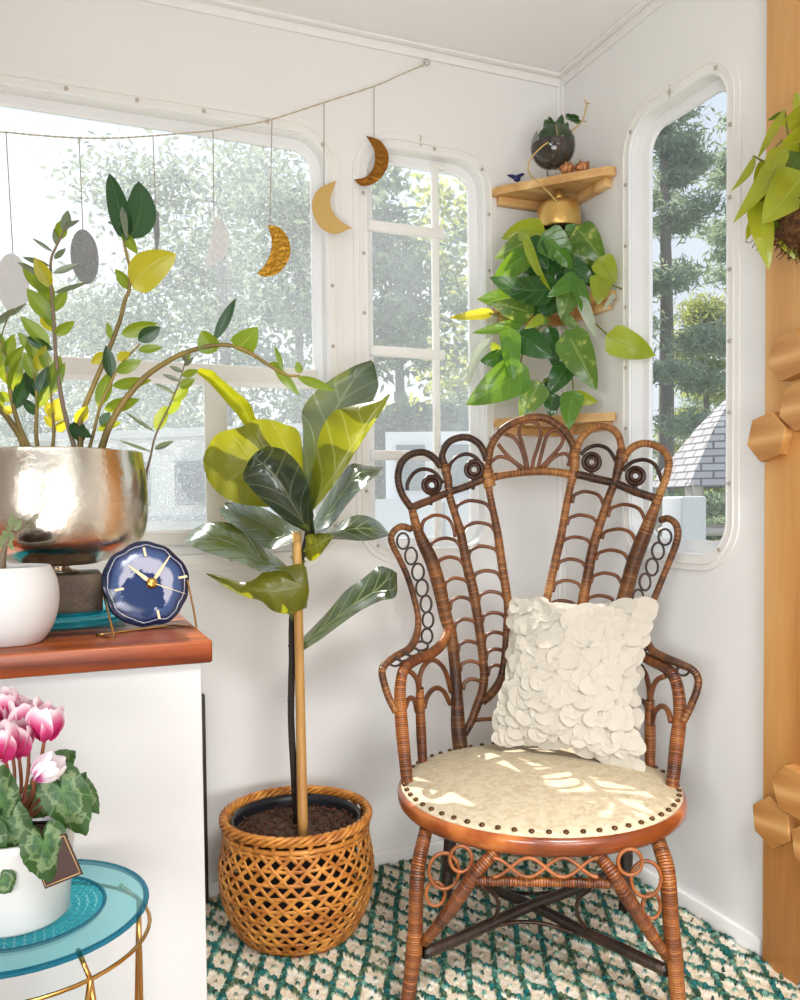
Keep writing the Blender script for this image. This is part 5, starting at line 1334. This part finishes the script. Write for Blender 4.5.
# ------------------------------------------------------------------ moon garland
YG = -.03
def yp(x, y, yy=YG): return pl(x, y, 1, yy)
hk = yp(427, 62)
ho = thing('wall_hook', 'small brass screw eye in the back wall holding the garland', 'hook', (hk.x, 0, hk.z))
MB().tube([Vector((hk.x, 0, hk.z+.004)), Vector((hk.x, -.022, hk.z+.004))], .0016).build('screw_shank', M['screw'], ho)
MB().tube([Vector((hk.x+.008*math.cos(a), -.028, hk.z+.008*math.sin(a))) for a in [2*PI*i/14 for i in range(14)]], .0016, n=6, k=2, closed=True).build('eye', M['screw'], ho)
cpts = [yp(-60,129), yp(0,132), yp(40,135.5), yp(80,138), yp(115,138), yp(150,136), yp(187,133), yp(210,131), yp(240,126), yp(270,120), yp(320,104), yp(375,86), yp(400,75), yp(426,64)]
g = thing('garland_cord', 'twisted beige cord strung across the windows from the wall hook', 'cord', tuple(cpts[5]))
S_ = smooth(cpts, 14); mb = MB()
for k in range(2):
    mb.tube([p+Vector((0, math.cos(i*1.1+k*PI)*.0009, math.sin(i*1.1+k*PI)*.0009)) for i, p in enumerate(S_)], .0011, n=5, k=1)
mb.build('twine', M['cord'], g)
def moon_poly(outer, inner): return smooth([Vector((x, y, 0)) for x, y in outer], 5) + smooth([Vector((x, y, 0)) for x, y in inner], 5)[1:-1]
def moon(label, name, cat, mat, px, attach, top, thick=.0022, turn=0.0):
    c = yp(top[0], top[1]); d = (c-CAM).dot(FW)
    t = thing(name, label, cat, tuple(c), 'hanging moon ornaments')
    P3 = [dep(q[0], q[1], d) for q in px]
    cen = sum(P3, Vector())/len(P3)
    P3 = [p + FW*(turn*(p-cen).dot(RT)) for p in P3]
    n = -Vector((FW.x, FW.y, 0)).normalized()
    import bmesh
    bm = bmesh.new(); vs = [bm.verts.new(p) for p in P3]; f = bm.faces.new(vs)
    r = bmesh.ops.extrude_face_region(bm, geom=[f]); bmesh.ops.translate(bm, verts=[v for v in r['geom'] if isinstance(v, bmesh.types.BMVert)], vec=n*thick)
    bmesh.ops.recalc_face_normals(bm, faces=bm.faces)
    bmesh.ops.triangulate(bm, faces=[q for q in bm.faces if len(q.verts) > 4]); bm.verts.index_update()
    MB().add([v.co.copy() for v in bm.verts], [[v.index for v in q.verts] for q in bm.faces], flat=True).build('moon_disc', M[mat], t); bm.free()
    a = yp(attach[0], attach[1])
    MB().tube([a, dep(top[0], top[1], d)], .0010, n=5).build('thread', M['thread'], t)
    return t
moon('slim antique gold crescent moon hanging nearest the wall hook', 'moon_ornament', 'moon ornament', 'goldcrescent', moon_poly([(366,136),(380,141),(388.5,155),(386,171),(375,183),(362,186),(354,180)], [(354,180),(366,177),(374,166),(374,150),(366,136)]), (374,86.5), (374,139))
moon('pale matte gold crescent moon over the right edge of the wide window', 'moon_ornament', 'moon ornament', 'goldmatte', moon_poly([(336,181),(318,190),(312,207),(319,226),(334,234),(352,228)], [(352,228),(338,219),(330,203),(336,181)]), (324,103), (324,187))
moon('hammered gold fat crescent moon hanging inside the wide window', 'moon_ornament', 'moon ornament', 'goldhammer', moon_poly([(268,225),(280,228),(289,240),(290,256),(280,272),(266,277),(257,274)], [(257,274),(267,262),(272,244),(268,225)]), (272,119.5), (270,226))
moon('white half moon ornament hanging between gold moon and tall dark leaf', 'moon_ornament', 'moon ornament', 'silver', moon_poly([(214,216),(223,223),(227.5,238),(223,256),(214,266),(206,270)], [(206,270),(208,258),(212,240),(214,216)]), (213,130.5), (214,217), turn=.6)
moon('edge-on thin moon ornament seen as a narrow strip behind the tall leaf', 'moon_ornament', 'moon ornament', 'silverdark', [(155,208),(158.5,212),(159,235),(157.5,250),(156,250),(154.5,230)], (153,136), (155.5,209), turn=1.5)
moon('dark hammered silver full moon ornament beside the grey-leaved stem', 'moon_ornament', 'moon ornament', 'silverdark', [(85+9.3*math.cos(a), 257+27*math.sin(a)) for a in [2*PI*i/36 for i in range(36)]], (79,138), (83,231), turn=1.4)
moon('pale translucent-looking round moon ornament at the left edge behind the leaves', 'moon_ornament', 'moon ornament', 'silver', [(13.5+9.8*math.cos(a), 284+30*math.sin(a)) for a in [2*PI*i/36 for i in range(36)]], (6,132.5), (13,255), turn=1.4)

# ------------------------------------------------------------------ outdoors
ZGR = -.75
def outm(name, col, **k): return simple(name, col, .8, **k)
tag(MB().box((-30, .06, ZGR-.05), (40, 60, ZGR)).build('ground', outm('outdoor_gravel', (.36,.35,.30), col2=(.25,.28,.16), nscale=1.5)), kind='structure')
def treemat(name, col, glow): return leafmat(name, col, glow=glow, tr=.4, rough=.6, var=.5)
M['tr1'] = treemat('tree_leaf_pale', (.17,.21,.16), (.34,.39,.24)); M['tr2'] = treemat('tree_leaf_mid', (.12,.17,.12), (.28,.35,.18)); M['tr3'] = treemat('conifer_needles', (.24,.31,.22), (.42,.5,.28)); M['tr4'] = treemat('tree_leaf_sunny', (.26,.30,.10), (.62,.64,.16))
M['trunk'] = outm('tree_bark', (.20,.17,.14))
def tree(name, label, base, h, rad, mat, n, ls, seed, conic=False, low=.15):
    rn = random.Random(seed)
    t = thing(name, label, 'tree', tuple(base), 'trees beyond the windows')
    MB().tube([Vector(base), Vector(base)+Vector((.05, 0, h*.5)), Vector(base)+Vector((0, .05, h*.95))], [h*.016, h*.012, h*.004], n=8).build('trunk', M['trunk'], t)
    # clumps
    cl = []
    for i in range(46):
        if conic:
            s = rn.random()**.8; z = h*(low+(1-low)*s); rr = rad*(1-s)**.8*rn.uniform(.35, 1.05)
        else:
            s = rn.random(); z = h*(low+(1-low)*s); rr = rad*math.sqrt(max(.05, 1-((s-.45)/.58)**2))*math.sqrt(rn.random())
        a = rn.uniform(0, 2*PI)
        cl.append((Vector(base)+Vector((rr*math.cos(a), rr*math.sin(a), z)), rad*rn.uniform(.18, .34)*(.8 if conic else 1)))
    V = []; Fc = []; UVs = []
    for i in range(n):
        c, r = cl[rn.randrange(len(cl))]
        d = Vector((rn.gauss(0, 1), rn.gauss(0, 1), rn.gauss(0, .7 if not conic else .35)))
        p = c+d*r*.55
        a = Vector((rn.gauss(0, 1), rn.gauss(0, 1), rn.gauss(0, .8) - (.4 if conic else 0))).normalized()*ls*rn.uniform(.7, 1.3)
        b = a.orthogonal().normalized(); b.rotate(Matrix.Rotation(rn.uniform(0, 6.28), 3, a.normalized())); b *= ls*(.2 if conic else .45)
        k = len(V); V += [p-a*.5, p+b*.5, p+a*.5, p-b*.5]; Fc.append((k, k+1, k+2, k+3)); UVs += [(.5, 0), (0, .5), (.5, 1), (1, .5)]
    MB().add(V, Fc, UVs, flat=True).build('foliage', M[mat], t)
    return t
def gp(x, y, d): p = dep(x, y, d); return (p.x, p.y, ZGR)
tree('garden_tree', 'large pale leafy tree filling the wide window', gp(225, 500, 12.0), 6.7, 2.25, 'tr1', 17000, .13, 1)
tree('garden_tree', 'low bushy tree behind the wide window, left of the large pale tree', gp(85, 500, 16.5), 5.4, 2.6, 'tr1', 9000, .17, 2)
tree('garden_tree', 'broad grey-green tree farthest back in the wide window', gp(300, 500, 25), 11.2, 3.4, 'tr2', 10000, .30, 9)
tree('garden_tree', 'darker leafy tree behind the middle window', gp(398, 500, 11.3), 5.9, 1.4, 'tr2', 6500, .16, 3)
tree('garden_tree', 'sunny yellow-green tree behind the right half of the middle window', gp(478, 500, 15), 7.2, 1.7, 'tr4', 6000, .2, 4)
tree('conifer_tree', 'tall blue-green conifer in the right window', gp(664, 500, 13.5), 8.8, 1.7, 'tr3', 26000, .17, 5, True, .05)
tree('conifer_tree', 'sunlit yellow-green bushy conifer behind the shingled roof', gp(705, 500, 18.5), 6.0, 2.0, 'tr4', 16000, .2, 6, True, .05)
tree('conifer_tree', 'distant dark conifer at the right side of the right window', gp(738, 500, 24), 12.5, 2.4, 'tr3', 14000, .30, 7, True, .05)
# caravan beyond wide window
def building_box(px0, px1, d, z0, z1, depth): 
    a, b = dep(px0, 500, d), dep(px1, 500, d); return a, b
a, b = dep(40, 500, 8.8), dep(300, 500, 8.0); u_ = (b-a); u_.z = 0; Lc = u_.length; u_.normalize(); w_ = Vector((-u_.y, u_.x, 0))
car = thing('parked_caravan', 'white caravan with ribbed siding parked beyond the wide window', 'caravan', (a.x, a.y, ZGR))
def obox(mb, o, ux, s0, s1, t0, t1, z0, z1):
    wv = Vector((-ux.y, ux.x, 0)); P = [Vector((o.x, o.y, 0))+ux*s+wv*t for s, t in ((s0, t0), (s1, t0), (s1, t1), (s0, t1))]
    mb.prism([p+Vector((0, 0, z0)) for p in P], (0, 0, z1-z0)); return mb
obox(MB(), a, u_, 0, Lc, 0, 2, ZGR+.35, 1.62).build('body', outm('caravan_white', (.46,.47,.47)), car)
mb = MB()
for z in (.05, .3, .55, .8): obox(mb, a, u_, 0, Lc, -.03, 0, z, z+.05)
mb.build('siding_rib', outm('caravan_rib', (.28,.28,.29)), car)
mb = MB(); obox(mb, a, u_, .3, Lc*.45, -.04, 0, .95, 1.38); obox(mb, a, u_, Lc*.55, Lc*.8, -.04, 0, .95, 1.38); mb.build('side_window', outm('caravan_glass', (.12,.13,.14)), car)
obox(MB(), a, u_, -.05, Lc+.05, -.08, 2.05, 1.62, 1.70).build('roof_edge', outm('caravan_roof', (.55,.55,.54)), car)
# truck beyond middle window
a, b = dep(372, 500, 6.2), dep(500, 500, 6.2); u_ = b-a; u_.z = 0; Lc = u_.length; u_.normalize()
trk = thing('parked_van', 'white van with dark windows parked beyond the middle window', 'van', (a.x, a.y, ZGR))
obox(MB(), a, u_, -.2, Lc+.2, 0, 1.6, ZGR+.25, .98).build('body', outm('van_white', (.55,.57,.60)), trk)
obox(MB(), a, u_, .1, Lc, .15, 1.5, .98, 1.48).build('cabin', outm('van_cabin', (.7,.71,.73)), trk)
mb = MB(); obox(mb, a, u_, .18, Lc*.42, .12, .15, 1.04, 1.38); obox(mb, a, u_, Lc*.5, Lc*.9, .12, .15, 1.04, 1.38); mb.build('side_window', outm('van_glass', (.10,.12,.14)), trk)
mb = MB(); obox(mb, a, u_, 0, Lc, -.02, 0, .50, .56); obox(mb, a, u_, Lc*.55, Lc*.57, -.02, 0, ZGR+.3, .95); mb.build('door_trim', outm('van_trim', (.25,.26,.28)), trk)
mb = MB()
for s in (.25, .85):
    c0 = a+u_*(Lc*s); c0.z = ZGR+.32; mb.lathe([(.001, -.06), (.30, -.06), (.33, -.03), (.33, .2), (.001, .2)], tuple(c0), 24, ax=(u_, Vector((0,0,1)), Vector((-u_.y, u_.x, 0))))
mb.build('wheel', outm('tyre', (.02,.02,.02)), trk)
# hedge behind
def hedge(name, label, x0, x1, d, z1, n, seed, mat):
    rn = random.Random(seed); a, b = dep(x0, 500, d), dep(x1, 500, d); V = []; Fc = []; U = []
    for i in range(n):
        p = a.lerp(b, rn.random()); p = Vector((p.x+rn.gauss(0,.1), p.y+rn.uniform(-.3,.5), rn.uniform(ZGR, z1)+rn.gauss(0,.05)))
        v = Vector((rn.gauss(0,1), rn.gauss(0,1), rn.gauss(0,1))).normalized()*.11; w = v.orthogonal().normalized(); w.rotate(Matrix.Rotation(rn.uniform(0,6.28), 3, v.normalized())); w *= .06
        k = len(V); V += [p-v, p+w, p+v, p-w]; Fc.append((k, k+1, k+2, k+3)); U += [(.5,0),(0,.5),(.5,1),(1,.5)]
    t = thing(name, label, 'hedge', (a.x, a.y, ZGR))
    MB().add(V, Fc, U, flat=True).build('foliage', M[mat], t)
hedge('clipped_hedge', 'clipped green hedge running behind the white van', 345, 505, 9.3, 1.95, 5000, 11, 'tr2')
hedge('clipped_hedge', 'long hedge line behind the caravan beyond the wide window', -120, 150, 13.5, 1.6, 7000, 12, 'tr2')
hedge('clipped_hedge', 'low bushes around the gazebo in the right window', 640, 780, 15.6, 1.3, 5000, 13, 'tr4')
# gazebo
gz = dep(735, 500, 9.3); gaz = thing('garden_gazebo', 'garden gazebo with a grey shingled roof in the right window', 'gazebo', (gz.x, gz.y, ZGR))
def shingle():
    m, nt, out = newmat('grey_shingles'); L = nt.links.new
    uv = N(nt, 'ShaderNodeUVMap', uv_map='UVMap')
    br_ = N(nt, 'ShaderNodeTexBrick', i_Scale=1.0); br_.inputs['Color1'].default_value = (.40,.38,.39,1); br_.inputs['Color2'].default_value = (.50,.48,.48,1); br_.inputs['Mortar'].default_value = (.14,.13,.13,1)
    br_.inputs['Mortar Size'].default_value = .012; br_.inputs['Brick Width'].default_value = .24; br_.inputs['Row Height'].default_value = .10
    L(uv.outputs[0], br_.inputs[0]); b = N(nt, 'ShaderNodeBsdfPrincipled', i_Roughness=.9); L(br_.outputs[0], b.inputs['Base Color']); L(b.outputs[0], out.inputs[0]); return m
M['shing'] = shingle()
ze = 1.09; zt2 = 2.15; Rg = .92; mb = MB()
for i in range(6):
    a0, a1 = 2*PI*i/6+.3, 2*PI*(i+1)/6+.3
    p0 = Vector((gz.x+Rg*math.cos(a0), gz.y+Rg*math.sin(a0), ze)); p1 = Vector((gz.x+Rg*math.cos(a1), gz.y+Rg*math.sin(a1), ze)); ap = Vector((gz.x, gz.y, zt2))
    m0 = p0.lerp(ap, .55)+Vector((0,0,.06)); m1 = p1.lerp(ap, .55)+Vector((0,0,.06))
    e = (p1-p0).length; hgt = (m0-p0).length
    mb.add([p0, p1, m1, m0], [(0, 1, 2, 3)], [(0, 0), (e, 0), (e*.72, hgt), (e*.28, hgt)], flat=True)
    mb.add([m0, m1, ap], [(0, 1, 2)], [(e*.28, hgt), (e*.72, hgt), (e*.5, hgt*1.8)], flat=True)
mb.build('shingled_roof', M['shing'], gaz)
gm = outm('gazebo_timber', (.66,.60,.52))
for i in range(6):
    a0 = 2*PI*i/6+.3; p = Vector((gz.x+Rg*.9*math.cos(a0), gz.y+Rg*.9*math.sin(a0), 0))
    MB().box((p.x-.06, p.y-.06, ZGR), (p.x+.06, p.y+.06, ze+.04)).build('post', gm, gaz)
mb = MB()
for z in (.25, .62):
    mb.tube([(gz.x+Rg*.9*math.cos(2*PI*i/6+.3), gz.y+Rg*.9*math.sin(2*PI*i/6+.3), z) for i in range(6)], .04, n=6, k=1, closed=True)
mb.build('railing', gm, gaz)
gb = dep(684, 520, 7.2)
tag(MB().box((gb.x-.13, gb.y-.13, ZGR), (gb.x+.13, gb.y+.13, .98), .02).build('gate_pillar', outm('pillar_white', (.75,.75,.74)), None, (gb.x, gb.y, ZGR)), 'white square pillar outside the right window near the gazebo', 'pillar')

# ------------------------------------------------------------------ light
wd = bpy.data.worlds.new('daylight'); SC.world = wd; wd.use_nodes = True
nt = wd.node_tree; nt.nodes.clear(); L = nt.links.new
wo = nt.nodes.new('ShaderNodeOutputWorld'); bg = nt.nodes.new('ShaderNodeBackground'); L(bg.outputs[0], wo.inputs[0])
tc = N(nt, 'ShaderNodeTexCoord'); sp = N(nt, 'ShaderNodeSeparateXYZ'); L(tc.outputs['Generated'], sp.inputs[0])
rp = ramp(nt, [(0, (.62,.60,.55)), (.02, (.88,.93,.98)), (.25, (.82,.90,1.0)), (1, (.52,.70,.95))]); L(sp.outputs[2], rp.inputs[0])
L(rp.outputs[0], bg.inputs[0]); bg.inputs[1].default_value = WORLD
sun = bpy.data.lights.new('sun', 'SUN'); sun.energy = SUN; sun.angle = math.radians(.5); sun.color = (1, .96, .90)
so = bpy.data.objects.new('sun', sun); COL.objects.link(so)
sd = Vector((.14, -1, -1.12)).normalized(); so.rotation_euler = sd.to_track_quat('-Z', 'Y').to_euler(); so.location = (0, 4, 5)
def area(name, loc, to, size, e, col=(1, 1, 1), spread=180):
    l = bpy.data.lights.new(name, 'AREA'); l.shape = 'RECTANGLE'; l.size, l.size_y = size; l.energy = e; l.color = col; l.spread = math.radians(spread)
    o = bpy.data.objects.new(name, l); COL.objects.link(o); o.location = loc; o.rotation_euler = (Vector(to)-Vector(loc)).to_track_quat('-Z', 'Y').to_euler(); return o
area('front_fill', (-.9, -5.2, 1.0), (-.6, 0, -.25), (3.0, 1.0), FILL*.20, (1, .99, .975), 50)  # added fill panel beyond the open front, brightens the whole interior
area('left_fill', (-3.1, -3.0, 1.1), (0, -.5, .25), (1.6, .8), FILL*.20, (.97, .985, 1), 62)  # added fill aimed at the right wall; the left wall has no window
area('overhead_fill', (-.75, -2.15, 2.08), (-.50, -.62, 0), (.7, .7), FILL*.17, (1, .99, .97), 62)  # added overhead fill to brighten rug and seat; the ceiling has no opening
area('upward_fill', (-1.5, -2.9, .35), (-.8, -1.1, 2.127), (1.6, 1.2), FILL*.20, (1, 1, 1), 75)  # added lamp facing up, lifts the ceiling directly

# ------------------------------------------------------------------ camera
cd = bpy.data.cameras.new('camera'); co = bpy.data.objects.new('camera', cd); COL.objects.link(co)
cd.sensor_fit = 'VERTICAL'; cd.sensor_height = 36; cd.sensor_width = 28.8; cd.lens = F*36/1000; cd.shift_y = (CY-500)/1000
cd.clip_start = .02; cd.clip_end = 200
m3 = Matrix((RT, UP, -FW)).transposed(); co.matrix_world = Matrix.Translation(CAM) @ m3.to_4x4()
SC.camera = co
vs_ = SC.view_settings; vs_.view_transform = 'Standard'; vs_.look = 'None'; vs_.exposure = EXPO; vs_.gamma = 1.0
SC.cycles.max_bounces = 10; SC.cycles.transparent_max_bounces = 16; SC.cycles.diffuse_bounces = 5; SC.cycles.caustics_reflective = False; SC.cycles.caustics_refractive = False
